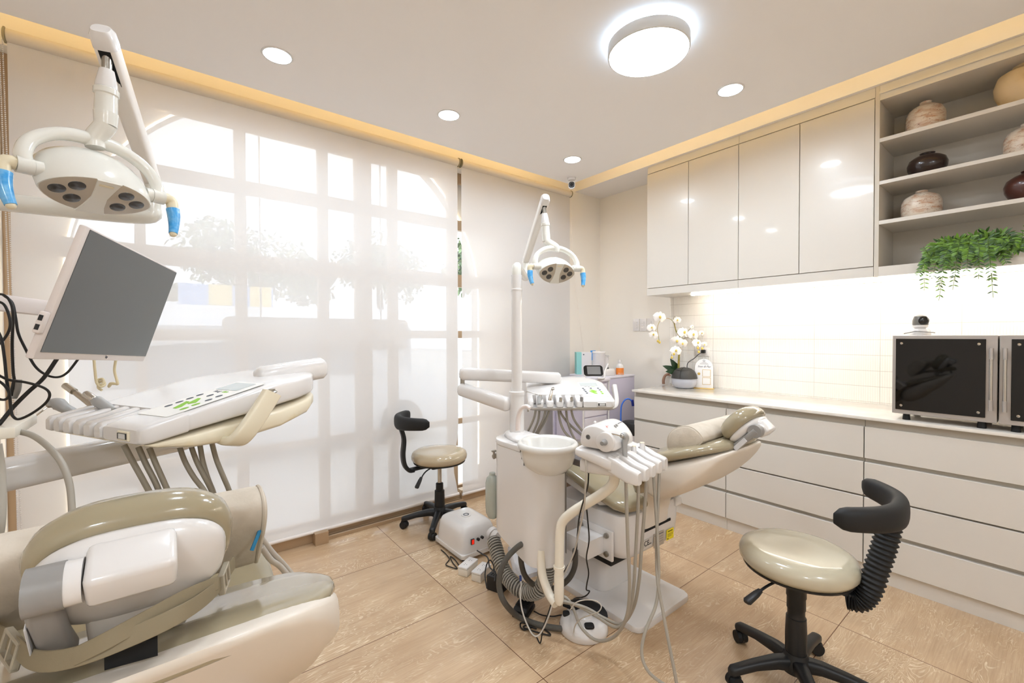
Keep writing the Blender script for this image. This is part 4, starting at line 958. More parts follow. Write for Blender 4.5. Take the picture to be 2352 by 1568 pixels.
# ------------------------------------------------ operating lamps
ZUP = V((0, 0, 1))
LENS = mat('dark_lens', '#3e3c3b', 0.08, coat=.5)
LAMPW = mat('lamp_white', '#dedcd4', 0.16, coat=0.5)
PANELG = mat('lamp_face_grey', '#b3a898', 0.2, coat=.3)
HANDLE = mat('handle_cream', '#ddd1b4', 0.35)
def face_outline(a, b, n=44):
    o = []
    for k in range(n):
        th = 2 * PI * k / n
        o.append((a * abs(math.cos(th)) ** 1.0 * (1 if math.cos(th) >= 0 else -1), b * abs(math.sin(th)) ** 1.25 * (1 if math.sin(th) >= 0 else -1)))
    return o
def lamp(lab, c, xd, tilt, pole, lowj, topj, k=.88):
    M = frame(c, xd, ZUP.cross(V(xd))) @ Matrix.Scale(k, 4)
    t = thing('operating_lamp', lab, 'dental lamp', M=M)
    Rx = Matrix.Rotation(-math.radians(tilt), 4, 'X')
    fo = face_outline(.110, .068)
    R1 = []
    for z, k, dy in ((-0.006, .98, 0), (0.0, 1.0, 0), (.018, 1.02, .0), (.055, .99, .004), (.085, .92, .010), (.106, .80, .014), (.120, .58, .016), (.126, .25, .016)):
        R1.append([Rx @ V((x * k, y * k * (.98 if z < .03 else 1.0) + dy, z)) for x, y in fo])
    hd = obj('lamp_head', B().skin(R1), LAMPW, t, smooth=60)
    fc = obj('face_panel', B().skin([[Rx @ V((x * k, y * k, z)) for x, y in fo] for z, k in ((-.0085, .90), (-.0065, .955), (-.0062, .955))]), PANELG, t, smooth=40)
    obj('face_strip', B().skin([[Rx @ V(p) for p in ring] for ring in (
        [(-.020, -.064, -.0105), (.026, -.064, -.0105), (.020, -.03, -.0105), (.016, .0, -.0105), (.020, .035, -.0105), (.028, .0635, -.0105), (-.028, .0635, -.0105), (-.020, .035, -.0105), (-.014, 0, -.0105), (-.016, -.03, -.0105)],
        [(-.022, -.065, -.0064), (.028, -.065, -.0064), (.022, -.03, -.0064), (.018, .0, -.0064), (.022, .035, -.0064), (.030, .064, -.0064), (-.030, .064, -.0064), (-.022, .035, -.0064), (-.016, 0, -.0064), (-.018, -.03, -.0064)])]), LAMPW, fc, smooth=30)
    obj('sensor', B().box((-.014, -.053, -.0125), (.014, -.046, -.0108), .001, 1, Rx), HANDLE, fc)
    for sx in (-1, 1):
        for (lx, ly) in ((.076, -.002), (.047, -.026), (.044, .022)):
            obj('lens', B().lathe([(.0001, -.0115), (.010, -.0112), (.0155, -.0095), (.0165, -.0075)], Rx @ Matrix.Translation((sx * lx, ly, 0)), 24), LENS, fc)
    # yoke
    jz = 0.030
    yk = [(-.124, 0, jz), (-.127, .006, jz + .03), (-.112, .014, jz + .066), (-.075, .020, jz + .096), (-.03, .022, jz + .110), (.03, .022, jz + .110), (.075, .020, jz + .096), (.112, .014, jz + .066), (.127, .006, jz + .03), (.124, 0, jz)]
    obj('yoke', B().tube(yk, [.016, .0155, .0148, .0150, .0165, .0165, .0150, .0148, .0155, .016], 16, 5), LAMPW, t, smooth=60)
    for sx, nm in ((-1, 0), (1, 1)):
        obj('pivot', B().cyl((sx * .098, 0, jz), (sx * .112, 0, jz), .0175, n=24).cyl((sx * .1125, 0, jz), (sx * .140, 0, jz), .0185, n=24), LAMPW, t)
        h = obj('handle', B().tube([(sx * .1402, 0, jz), (sx * .153, 0, jz), (sx * .160, 0, jz - .010), (sx * .160, -.004, jz - .028)], [.0145, .0148, .0148, .0135], 16, 4), HANDLE, t)
        hp = [(sx * .160, -.004, jz - .026), (sx * .161, -.008, jz - .05), (sx * .158, -.014, jz - .075), (sx * .153, -.020, jz - .098)]
        obj('blue_cover', B().tube(hp, [.0158, .0150, .0125, .0105], 14, 4), BLUEFILM, h)
        obj('handle_tip', B().ball((sx * .153, -.0200, jz - .099), .0092, 12), HANDLE, h)
    # stem up to the spring arm
    Mi = M.inverted()
    top = Mi @ V(topj); s0 = V((.004, .022, jz + .105))
    dv = (top - s0); L = dv.length
    s1 = V((top.x * .85 + s0.x * .15, top.y * .7 + s0.y * .3, s0.z + .05))
    obj('stem_elbow', B().tube([s0 - V((0, 0, .012)), s0 + V((0, 0, .012)), s1 * .8 + s0 * .2, s1], [.020, .022, .0225, .0235], 20, 4), LAMPW, t, smooth=60)
    dv = top - s1
    def along(k): return s1 + dv * k
    stp = B().tube([along(-.02), along(.16)], [.0225, .0245], 24, 1).tube([along(.16), along(.20), along(.40)], [.0235, .023, .0225], 24, 1).tube([along(.40), along(.415), along(.485), along(.50)], [.0225, .0255, .0255, .022], 24, 1)
    obj('stem', stp, LAMPW, t)
    obj('stem_cone', B().tube([along(.50), along(.56), along(.76)], [.0225, .0220, .015], 24, 1), WHITE, t)
    obj('steel_rod', B().tube([along(.75), along(1.0)], .0105, 16, 1), STEEL, t)
    # spring arm
    lo = Mi @ V(lowj)
    ax = (top - lo).normalized(); up_end = top + ax * .040; lo_end = lo - ax * .02
    sd = ax.cross(V((0, 0, 1))).normalized(); nv = sd.cross(ax)
    if nv.z < 0: nv = -nv
    off = nv * 0.012
    obj('spring_arm', B().sweep([(lo_end + off, sd * .012, nv * .012, 3), (lo_end + ax * .006 + off, sd * .020, nv * .023, 3.5), (lo + ax * .1 + off, sd * .0215, nv * .025, 3.5), (up_end - ax * .03 + off, sd * .0245, nv * .027, 3.5)], 28), mat('arm_white', '#e3ddd6', 0.3, coat=.2), t, smooth=50)
    obj('arm_cap', B().sweep([(up_end - ax * .0298 + off, sd * .025, nv * .0275, 3.5), (up_end + off, sd * .025, nv * .0275, 3.2), (up_end + ax * .012 + off, sd * .019, nv * .021, 2.6)], 28), WHITE, t, smooth=50)
    obj('arm_slot', B().sweep([(top - ax * .075 - nv * .0135, sd * .012, nv * .0006, 3), (top + ax * .010 - nv * .0150, sd * .0125, nv * .0006, 3)], 20), DARK, t)
    lp = B().tube([lo - ZUP * .0, lo - ZUP * .012], .009, 16, 1)
    obj('lower_rod', lp, STEEL, t)
    po = Mi @ V(pole); z_e = lo - ZUP * .06
    obj('support_arm', B().tube([po, po + ZUP * .035, po + ZUP * .062 + (z_e - po).normalized() * .022, po + ZUP * .066 + (V((z_e.x, z_e.y, po.z)) - po) * .25, V((z_e.x, z_e.y, po.z + .066)) * .75 + (po + ZUP * .066) * .25 - ZUP * .002, V((z_e.x, z_e.y, po.z + .070)) - (V((z_e.x, z_e.y, po.z)) - po).normalized() * .012, V((z_e.x, z_e.y, po.z + .095)), lo - ZUP * .006], [.0258] * 6 + [.0235, .022], 20, 5), LAMPW, t, smooth=60)
    return t
lamp('white six-lens dental lamp on its arm above the reclined chair', (1.505, 1.552, 1.615), (.95, -.36, 0), 50, (1.33, 1.65, 1.585), (1.648, 1.957, 1.735), (1.4755, 1.61, 1.955))
lamp('large cream dental lamp with blue wrapped handles hanging near the window', (-.119, 1.325, 1.622), (.208, .091, 0), 27, (-.475, 1.65, 1.585), (-.032, 1.588, 1.735), (-0.1011,1.3335,1.9431))

# ------------------------------------------------ delivery trays
WT = 0.437
def ztop(y): return 0.042 + 0.073 * min(1.0, max(0, y) / 0.30) + 0.012 * max(0, min(1, (y - .3) / .18))
def tray(lab, M, cream):
    UP, LOW = WHITE, CREAM if cream else WHITE
    t = thing('delivery_tray', lab, 'tray', M=M)
    par = lambda y: 0.0 + 0.062 * max(0, y) / 0.5
    def ring(y, z0, z1, xl, xr, e=6):
        return ((xl + xr) / 2, y, (z0 + z1) / 2), ((xr - xl) / 2, 0, 0), (0, 0, (z1 - z0) / 2), e
    S = []
    for y, xl, xr in ((.088, .002, WT - .002), (.095, 0, WT), (.2, 0, WT), (.3, 0, WT - .002), (.38, .0, WT - .014), (.44, .002, WT - .04), (.475, .006, WT - .075), (.492, .012, WT - .105), (.499, .025, WT - .13)):
        zz = ztop(y) - (.004 if y > .48 else 0) - (.008 if y > .495 else 0)
        S.append(ring(y, par(y), zz, xl, xr, 8))
    up = obj('upper_shell', B().sweep(S, 56), UP, t, smooth=40)
    # front panel block beside the holder fingers
    obj('panel_block', B().sweep([ring(y, z0, ztop(y) - d, .276, xr, 8) for y, z0, d, xr in ((.0, .004, .006, WT - .012), (.006, .0, .001, WT - .004), (.02, 0, 0, WT), (.0878, par(.088), 0, WT))], 36), UP, t, smooth=40)
    L = []
    for y, zb_, i in ((.012, -.004, .012), (.03, -.014, .006), (.1, -.036, .004), (.2, -.046, .004), (.32, -.034, .004), (.42, -.012, .03), (.475, .010, .075), (.492, .03, .11)):
        L.append(ring(y, zb_, par(y) - .001, .004, WT - i, 5))
    obj('lower_shell', B().sweep(L, 56), LOW, t, smooth=40)
    xs = [(0, .028), (.042, .078), (.092, .128), (.142, .178), (.192, .228), (.242, .2735)]
    for a, b_ in xs:
        obj('holder_finger', B().sweep([ring(y, z0, z1, a + i, b_ - i, 5) for y, z0, z1, i in ((-.004, .006, .034, .003), (.002, .002, .042, 0), (.05, .001, .052, 0), (.0875, .006, .062, 0))], 24), UP, t, smooth=45)
    MP = frame((0, 0, 0.0421), (1, 0, 0), (0, .9716, .2366))
    lb = obj('control_label', B().prism(rrect(.13, .235, .006, 4, .350, .175), .0003, .0012, MP), mat('label_white', '#ebe7e0', .3), t, smooth=0)
    obj('display', B().prism(rrect(.094, .055, .004, 4, .343, .255), .0013, .0022, MP), mat('lcd_grey', '#c3c8c6', .25), lb, smooth=0)
    for bx, by in ((.303, .185), (.306, .160), (.309, .135), (.312, .110), (.345, .187), (.384, .187), (.388, .160)):
        obj('button', B().disc((bx, by, .0013), .0062, .0085, MP, 14, .0008), SLATE, lb, smooth=0)
    for bx, by in ((.390, .130), (.392, .104)): obj('button', B().disc((bx, by, .0013), .0065, .0095, MP, 14, .0008), GREEN, lb, smooth=0, label='green button')
    obj('arrow_key', B().prism([(.333, .165), (.345, .165), (.372, .140), (.360, .128), (.350, .132)], .0013, .0021, MP), GREEN, lb, smooth=0, label='green arrow key')
    obj('arrow_key', B().prism([(.326, .142), (.340, .142), (.366, .112), (.366, .100), (.352, .100)], .0013, .0021, MP), GREEN, lb, smooth=0, label='green arrow key')
    text('lettering', 'feng', .016, MP @ Matrix.Translation((.328, .216, .0013)), INK, lb, sx=1.1); text('lettering', 'dan', .016, MP @ Matrix.Translation((.362, .216, .0013)), GREEN, lb, sx=1.1)
    g = obj('level_gauge', B().box((.345, -.004, .008), (.392, .0018, .032), .002, 1), CREAM if cream else WHITE, t)
    obj('gauge_window', B().box((.350, -.0052, .013), (.387, -.0042, .027)), BLACK, g, smooth=0)
    obj('gauge_scale', B().box((.356, -.0058, .014), (.384, -.0053, .026)), mat('gauge_white', '#d2d0cd', .4), g, smooth=0)
    hp = [(WT - .045, .19, -.036), (WT + .010, .178, -.034), (WT + .038, .180, -.022), (WT + .048, .20, .010), (WT + .050, .232, .058), (WT + .050, .254, .092)]
    pts = spline(hp, 4); secs = []
    for i, p in enumerate(pts):
        d = (pts[min(i + 1, len(pts) - 1)] - pts[max(i - 1, 0)]).normalized(); u = V((0, 1, -.35)); u = (u - d * u.dot(d)).normalized(); w_ = d.cross(u)
        secs.append((p, u * .024, w_ * .0125, 5))
    h = obj('side_handle', B().sweep(secs, 24), CREAM if cream else WHITE, t, smooth=50)
    e = V(hp[-1])
    obj('handle_valve', B().lathe([(.011, 0), (.013, .003), (.011, .006), (.008, .006), (.008, .012), (.0001, .012)], Matrix.Translation(e - V((0, 0, .001))), 16), STEEL, h)
    return t
MT1 = frame((-.262, 1.71, 1.052), (.209, -.384, 0), (.475, .18, 0)) @ Matrix.Diagonal((1, 1.18, 1, 1))
TR1 = tray('large cream-edged delivery tray of the nearer chair, with green arrow buttons', MT1, True)
MT2 = frame((1.4478,1.7041,0.9333), (.785, -.619, 0), (.619, .785, 0)) @ Matrix.Diagonal((1.03, 1, .9, 1))
TR2 = tray('white delivery tray of the reclined chair, hung behind the tall pole', MT2, False)

def arm(t, segs, joints):
    for k, (a, b_, r, e) in enumerate(segs):
        a, b_ = V(a), V(b_); d = (b_ - a).normalized(); u = d.cross(ZUP).normalized(); w_ = u.cross(d)
        S = [(a - d * r * .55, u * r * .3, w_ * r * .3, e), (a - d * r * .4, u * r * .8, w_ * r * .8, e), (a, u * r, w_ * r * 1.12, e), (b_, u * r, w_ * r * 1.12, e), (b_ + d * r * .4, u * r * .8, w_ * r * .85, e), (b_ + d * r * .55, u * r * .3, w_ * r * .3, e)]
        obj(['lower_arm', 'upper_arm'][k], B().sweep(S, 28), WHITE, t, world=True, smooth=50)
    for j0, j1, r in joints: obj('joint', B().cyl(j0, j1, r, n=20), STEEL if r < .02 else WHITE, t, world=True)
    return t
a2 = (1.2905,1.676,0.9728); e2 = (1.2255,1.9829,1.0205); e3 = (1.2265,1.9837,1.104); f2 = (1.7633,1.8144,1.0596)
arm(TR2, [(a2, e2, .031, 3), (e3, f2, .030, 3)], [(V(e2) + V((0, 0, .02)), V(e3) - V((0, 0, .02)), .012), (V(f2) - V((0, 0, .0)), V((f2[0], f2[1], .985)), .022)])
a1 = (-0.3837,1.671,0.9507); e1 = (0.0347,1.9016,0.9543); g1 = (0.4515,1.7557,1.1857); g0 = (0.2486,1.7115,1.1637)
arm(TR1, [(a1, e1, .038, 3), (g0, g1, .036, 3)], [(V(e1), V((e1[0], e1[1], 1.02)), .022)])

# ------------------------------------------------ monitor of the nearer unit
MM = frame((-.181, 1.134, 1.282), (.131, .377, -.026), (.068, -.008, .226))
t = thing('monitor', 'tilted monitor with dark grey screen and pale bezel above the nearer tray', 'monitor', M=MM @ Matrix.Translation((-.010, -.014, 0)))
MW, MH = .414, .254
BEZ = mat('bezel_plastic', '#d9cfca', 0.4)
bz = obj('case', B().box((0, 0, -.013), (MW, MH, 0), .003, 2), BEZ, t, smooth=40)
obj('screen', B().box((.010, .014, .0), (.4105, .2505, .0012)), mat('dead_screen', '#5b5d5d', 0.3, spec=.5), bz, smooth=0)
obj('usb_block', B().box((-.010, .046, -.013), (.002, .086, -.001), .003, 2), BEZ, bz)
for yy in (.052, .069): obj('usb_port', B().box((-.0108, yy, -.010), (-.0099, yy + .010, -.004)), BLACK, bz, smooth=0)
text('logo', 'hp', .009, Matrix.Translation((MW * .55, .009, .0004)), INK, bz)
obj('back_mount', B().box((MW * .35, MH * .3, -.060), (MW * .6, MH * .6, -.013), .006, 2), BEZ, t)
ma = obj('monitor_arm', B().box((-.33, -.022, -.016), (0.06, .022, .016), .006, 2, frame((-0.2937,1.7868,1.3916), V((-0.2937,1.7868,1.3916)) - V((-0.375,1.7237,1.4021)), (0, 0, 1))), BEZ, t, world=True)


# ================================================================== operator stools
def stool(lab, loc, rot0, backdir, ribbed, lever_a):
    t = thing('operator_stool', lab, 'stool', loc)
    bd = math.radians(backdir); B1 = V((math.cos(bd), math.sin(bd), 0)); B2 = V((-math.sin(bd), math.cos(bd), 0))
    obj('seat', B().lathe([(0.0001, .440), (.15, .440), (.178, .448), (.190, .465), (.191, .484), (.183, .503), (.165, .514), (.145, .5175), (.08, .5195), (.0001, .520)], n=56), VINYLTOP if ribbed else mat('khaki_seat_vinyl', '#b5a488', .14, coat=.5), t, smooth=60)
    obj('seat_base', B().lathe([(.0001, .428), (.15, .430), (.176, .438), (.180, .4465), (.0001, .4465)], n=48), BLACK, t)
    obj('mechanism', B().box((-.075, -.06, .400), (.075, .06, .4275), .01, 2, Matrix.Rotation(bd, 4, 'Z')), BLACK, t)
    if ribbed:
        obj('column', B().lathe([(.0345, .080), (.0355, .19), (.033, .255), (.030, .256), (.0285, .262), (.0285, .285), (.031, .288), (.0305, .33), (.033, .333), (.0325, .398), (.02, .400), (.0001, .400)], n=32), BLACK, t, smooth=50)
    else:
        obj('gas_lift', B().cyl((0, 0, .29), (0, 0, .400), .0145, n=24), CHROME, t)
        obj('column', B().lathe([(.036, .080), (.034, .235), (.030, .238), (.026, .24), (.0255, .285), (.019, .29), (.0001, .29)], n=32), BLACK, t, smooth=50)
    obj('hub', B().lathe([(.050, .058), (.052, .085), (.043, .105), (.037, .125), (.0001, .125)], n=32), BLACK, t)
    for k in range(5):
        a = math.radians(rot0 + 72 * k); d = V((math.cos(a), math.sin(a), 0)); sd = V((-math.sin(a), math.cos(a), 0))
        lg = obj('leg', B().sweep([(d * r + V((0, 0, z)), sd * w, V((0, 0, h)), 3) for r, z, w, h in ((.03, .085, .026, .026), (.08, .090, .023, .022), (.16, .083, .020, .017), (.225, .070, .0185, .017), (.248, .064, .019, .018), (.258, .062, .012, .012))], 20), BLACK, t, smooth=50)
        ca = math.radians(rot0 + 72 * k + 50 + 23 * k); cd = V((math.cos(ca), math.sin(ca), 0))
        p = d * .240 + V((0, 0, .0262))
        for sg in (-1, 1):
            obj('wheel', B().cyl(p + cd * sg * .004, p + cd * sg * .0205, .0255, .0235, 24), RUBBER, lg)
        obj('caster_hood', B().cyl(p + cd * .0035 + V((0, 0, .004)), p - cd * .0035 + V((0, 0, .004)), .0275, n=20).tube([p + V((0, 0, .02)), p + V((0, 0, .045))], .010, 12, 1), BLACK, lg)
    la = math.radians(lever_a); ld = V((math.cos(la), math.sin(la), 0))
    lv = obj('lever', B().tube([ld * .05 + V((0, 0, .418)), ld * .15 + V((0, 0, .408)), ld * .205 + V((0, 0, .375 if not ribbed else .395))], .0045, 8, 4), BLACK, t)
    pe = ld * .205 + V((0, 0, .375 if not ribbed else .395)); dd = (V((ld.x, ld.y, -1.1 if not ribbed else -.35))).normalized(); us = dd.cross(ZUP).normalized()
    obj('lever_grip', B().sweep([(pe - dd * .012, us * .008, us.cross(dd) * .006, 4), (pe + dd * .012, us * .012, us.cross(dd) * .008, 4), (pe + dd * .058, us * .014, us.cross(dd) * .009, 4), (pe + dd * .064, us * .010, us.cross(dd) * .006, 4)], 16), BLACK, lv)
    def Q(r, z, s=0): return B1 * r + B2 * s + V((0, 0, z))
    obj('back_bracket', B().sweep([(Q(r, z), B2 * w, V((0, 0, h)), 4) for r, z, w, h in ((.06, .418, .03, .008), (.15, .414, .026, .009), (.20, .41, .022, .011), (.222, .408, .018, .009))], 16), BLACK, t)
    if ribbed:
        path = spline([Q(.150, .392), Q(.185, .398, .005), Q(.210, .44, .015), Q(.228, .52, .035), Q(.245, .60, .055), Q(.256, .68, .072)], 26)
        rr = [.034 + .0035 * math.sin(i * PI / 2.6) for i in range(len(path))]
        obj('ribbed_stem', B().tube(path, rr, 24, 1), RUBBER, t, smooth=70)
    else:
        path = spline([Q(.18, .406), Q(.215, .41), Q(.245, .45), Q(.255, .52), Q(.248, .62), Q(.268, .70)], 6)
        secs = []
        for i, p in enumerate(path):
            d = (path[min(i + 1, len(path) - 1)] - path[max(i - 1, 0)]).normalized(); secs.append((p, B2 * (.022 + .006 * math.sin(i * .12)), B2.cross(d) * .014, 3.5))
        obj('back_stem', B().sweep(secs, 20), BLACK, t, smooth=60)
    zc = .705 if ribbed else .735
    n = 34; secs = []; hw = .234 if ribbed else .205; so = .08 if ribbed else 0
    def bp(u): return Q(.278 - .135 * abs(u) ** 2.3, zc + .008 * abs(u), hw * u + so)
    for i in range(n + 1):
        u = -1 + 2 * i / n
        tg = (bp(min(1, u + .02)) - bp(max(-1, u - .02))).normalized(); nr = tg.cross(ZUP).normalized()
        e = max(0, abs(u) - .86) / .14
        k = math.sqrt(max(0.03, 1 - e * e))
        secs.append((bp(u), nr * (.026 * k), V((0, 0, (.047 - .010 * abs(u)) * (.35 + .65 * k))), 2.8))
    obj('back_bolster', B().sweep(secs, 24), RUBBER, t, smooth=60)
    return t
stool('black-based stool with round khaki seat standing by the window blinds', (1.462, 2.67, 0), 158, 172, False, 205)
stool('near stool with pale round seat and ribbed black back stem, before the drawers', (1.83, .61, 0), 2, -86, True, 165)

# ================================================================== floor things round the far unit
t = thing('suction_blower', 'white suction blower box on the floor with a ribbed hose on its side', 'dust extractor', (1.435, 2.285, 0))
obj('base_flange', B().prism(rrect(.262, .335, .018, 5), .018, .042, bev=.003), WHITE, t, smooth=40)
obj('housing', B().sweep([((0, 0, z), (hx, 0, 0), (0, hy, 0), 7) for z, hx, hy in ((.042, .127, .163), (.10, .123, .158), (.15, .117, .150), (.176, .106, .138), (.189, .090, .120), (.194, .06, .085), (.1945, .02, .03))], 56), WHITE, t, smooth=60)
for sx in (-1, 1):
    for sy in (-1, 1): obj('foot', B().cyl((sx * .1, sy * .135, 0), (sx * .1, sy * .135, .018), .014, n=16), RUBBER, t)
obj('badge', B().lathe([(.030, .194), (.030, .197), (.018, .199), (.0001, .199)], n=28), WHITE, t)
obj('badge_ring', B().lathe([(.013, .199), (.013, .2008), (.018, .2008), (.018, .199)], n=28, closed=True), SLATE, t)
sw = obj('power_switch', B().box((-.069, -.1665, .090), (-.047, -.158, .122), .001), BLACK, t)
obj('rocker', B().box((-.066, -.1685, .093), (-.050, -.1662, .119), .001), mat('red_rocker', '#b3271c', .3, emit=('#ff2a10', .25)), sw)
for x, z in ((-.020, .110), (.008, .114)): obj('fuse_knob', B().cyl((x, -.158, z), (x, -.171, z), .0085, n=18), BLACK, t)
obj('hose_collar', B().tube([(.085, -.150, .112), (.085, -.178, .108)], .041, 28, 1).tube([(.085, -.176, .108), (.092, -.205, .103)], .036, 28, 1), WHITE, t)
hp = spline([V(p) for p in [(1.3515,1.8809,0.2174),(1.3344,1.8301,0.1861),(1.3159,1.7674,0.1424),(1.3067,1.6976,0.109),(1.3061,1.6213,0.094),(1.3246,1.5558,0.0923),(1.3388,1.4945,0.1319),(1.3497,1.4616,0.1975),(1.3446,1.4415,0.268),(1.3195,1.4373,0.3432)]], 42)
rh = obj('ribbed_hose', B().tube(hp, .0325, 18, 1), mat('groove_shade', '#57534d', .6), smooth=80)  # tube coloured dark as the shade between the ribs
tag(rh, 'thick ribbed grey hose running from the blower box up to the unit', 'hose')
NR = 46; cum = [0.0]
for a, b_ in zip(hp, hp[1:]): cum.append(cum[-1] + (b_ - a).length)
coil = []; uu = None; q = 0
for i in range(NR * 12 + 1):
    s_ = cum[-1] * i / (NR * 12)
    while q < len(cum) - 2 and cum[q + 1] < s_: q += 1
    f = (s_ - cum[q]) / max(1e-9, cum[q + 1] - cum[q]); p = hp[q].lerp(hp[q + 1], f); d = (hp[q + 1] - hp[q]).normalized()
    uu = d.orthogonal().normalized() if uu is None else (uu - d * uu.dot(d)).normalized()
    a = 2 * PI * i / 12; coil.append(p + (uu * math.cos(a) + d.cross(uu) * math.sin(a)) * .0345)
obj('rib_coil', B().tube(coil, .0042, 6, 1), mat('rib_grey', '#a8a399', .4), rh, world=True, smooth=80)

def strip(lab, c, ang):
    t = thing('socket_box', lab, 'power strip', c, math.radians(ang))
    obj('box', B().box((-.058, -.029, 0), (.058, .029, .038), .003, 2), mat('socket_cream', '#ddd6ca', .4), t)
    l = obj('cover', B().box((-.059, -.030, .0383), (.059, .030, .050), .004, 2), WHITE, t)
    for x in (-.025, .025):
        for dx, dy in ((-.006, .006), (.006, .006), (0, -.007)): obj('socket_hole', B().disc((x + dx, dy, .0501), .0022, .0022, n=8, th=.0005), BLACK, l)
strip('small white two-gang socket box on the floor touching the blower', (1.29, 2.035, 0), 25)
strip('small white two-gang socket box on the floor beside the black adapter', (1.318, 1.945, 0), 25)
t = thing('power_adapter', 'square black power adapter standing on the floor by the socket boxes', 'adapter', (1.322, 1.80, 0), math.radians(20))
obj('case', B().box((-.038, -.046, 0), (.038, .046, .075), .004, 2), BLACK, t)
for i in range(5): obj('vent', B().box((-.028, -.03 + i * .013, .0751), (.028, -.024 + i * .013, .0756)), DARK, t, smooth=0)
tp_ = (1.3038,1.5697,0)
t = thing('small_pedal', 'small black ridged foot switch on the floor left of the white pedal', 'foot switch', (tp_[0], tp_[1], 0), math.radians(28))
obj('base', B().box((-.058, -.038, 0), (.058, .038, .018), .006, 2), BLACK, t)
obj('treadle', B().sweep([((x, 0, z), (0, .034, 0), (0, 0, h), 4) for x, z, h in ((-.052, .026, .006), (-.04, .032, .012), (.03, .034, .013), (.05, .026, .007))], 20), RUBBER, t)
for i in range(6): obj('ridge', B().box((-.03 + i * .011, -.03, .0455), (-.026 + i * .011, .03, .0475)), BLACK, t, smooth=0)
fp = (1.4366,1.2831,0)
t = thing('foot_pedal', 'round white foot pedal with black tread plate on the floor by the chair base', 'foot pedal', (fp[0], fp[1] + .03, 0), math.radians(-35))
obj('dish', B().lathe([(.0001, 0), (.103, 0), (.108, .006), (.104, .030), (.088, .052), (.06, .062), (.0001, .064)], n=48), WHITE, t, smooth=50)
tr = []
for k in range(17):
    a = math.radians(-20 + 160 * k / 16); tr.append((.106 * math.cos(a), .106 * math.sin(a)))
tr += [(.045 * math.cos(math.radians(-20 + 160 * k / 8)), .045 * math.sin(math.radians(-20 + 160 * k / 8))) for k in range(8, -1, -1)]
obj('tread_plate', B().prism(tr, .060, .072, bev=.003), RUBBER, t, smooth=40)
obj('disc_cover', B().lathe([(.0001, .074), (.03, .073), (.040, .066), (.042, .060)], n=32), WHITE, t)
obj('button', B().prism(rrect(.042, .036, .012, 4, .01, -.068), .054, .064, bev=.003), RUBBER, t)
obj('button', B().prism(rrect(.03, .03, .01, 4, -.074, .02), .050, .066, bev=.003), RUBBER, t)
pbag = [(1.6094,2.09,0),(1.6875,2.0766,0),(1.6322,1.8892,0),(1.576,1.7591,0),(1.4729,1.7763,0),(1.4824,1.8783,0)]
c = sum((V(p) for p in pbag), V()) / 6
fb = B().skin([[V(p) for p in pbag], [c + (V(p) - c) * .97 + V((0, 0, .02)) for p in pbag], [c + (V(p) - c) * .8 + V((0, 0, .034 + .006 * (i % 2))) for i, p in enumerate(pbag)], [c + (V(p) - c) * .35 + V((0, 0, .04 + .004 * (i % 2))) for i, p in enumerate(pbag)]])
o = obj('wrapped_parcel', fb, mat('white_wrap', '#d6d5d8', .6, bump=(40, .4, .01)), smooth=40)
tag(o, 'flat white wrapped package lying on the floor behind the ribbed hose', 'package')


# ================================================================== hoses and cables
def cable(name, pts, r, m, lab, cat='cable', group=None, n=8, sub=6):
    o = obj(name, B().tube(pts, r, n, sub), m, smooth=70)
    return tag(o, lab, cat, group)
CORD = mat('black_cord', '#17130f', .5)
WCORD = mat('white_cord', '#cdc6bd', .5)
# five hoses under the assistant tray
LH = 'grey instrument hose hanging from the assistant tray and looping back to the unit'
for pts in ([(1.2678,0.9589,0.8283),(1.2731,0.959,0.7183),(1.2914,0.9668,0.5536),(1.3193,0.9797,0.3792),(1.3406,1.0112,0.2411),(1.3515,1.0769,0.1308),(1.3437,1.1583,0.0753),(1.3328,1.231,0.0947),(1.3384,1.2784,0.1419),(1.327,1.3136,0.1817),(1.285,1.3723,0.1887),(1.2656,1.4013,0.2342),(1.2762,1.4072,0.3145)],
            [(1.3409,0.9583,0.8141),(1.3481,0.9631,0.699),(1.3483,0.9725,0.5343),(1.3555,0.989,0.3617),(1.3705,1.0256,0.2299),(1.3746,1.0846,0.1547),(1.3678,1.1791,0.1527),(1.3415,1.2638,0.1666),(1.2898,1.3555,0.1702),(1.266,1.4132,0.2094),(1.2706,1.4239,0.2901),(1.2894,1.4102,0.3515)],
            [(1.3918,0.9564,0.8177),(1.3938,0.9651,0.6875),(1.3902,0.9774,0.5198),(1.3894,0.9882,0.383),(1.3962,1.0186,0.257),(1.4004,1.0771,0.1618),(1.388,1.1504,0.1501),(1.3554,1.2274,0.1698),(1.3052,1.318,0.1766),(1.2814,1.3879,0.1866),(1.2924,1.4193,0.2847)]):
    cable('instrument_hose', pts, .0062, HOSE, LH, 'hose', 'hoses hanging from the assistant tray', 10)
LH2 = 'long grey suction hose looping from the assistant tray down to the near floor'
for pts in ([(1.4259,0.9551,0.8214),(1.4145,0.9361,0.6912),(1.394,0.9112,0.5437),(1.3775,0.8965,0.4277),(1.3504,0.8909,0.346),(1.2945,0.8953,0.2736),(1.2672,0.8902,0.2123),(1.2659,0.8649,0.1676),(1.2938,0.8295,0.1341),(1.3225,0.8066,0.1163)],
            [(1.4465,0.9389,0.8279),(1.4234,0.929,0.6912),(1.399,0.9199,0.5389),(1.3738,0.8994,0.4277),(1.3608,0.8697,0.3368),(1.3485,0.8395,0.25),(1.3437,0.8165,0.1746),(1.3443,0.802,0.1082)]):
    cable('suction_hose', pts, .0055, HOSE, LH2, 'hose', 'long suction hoses at the near floor', 10)
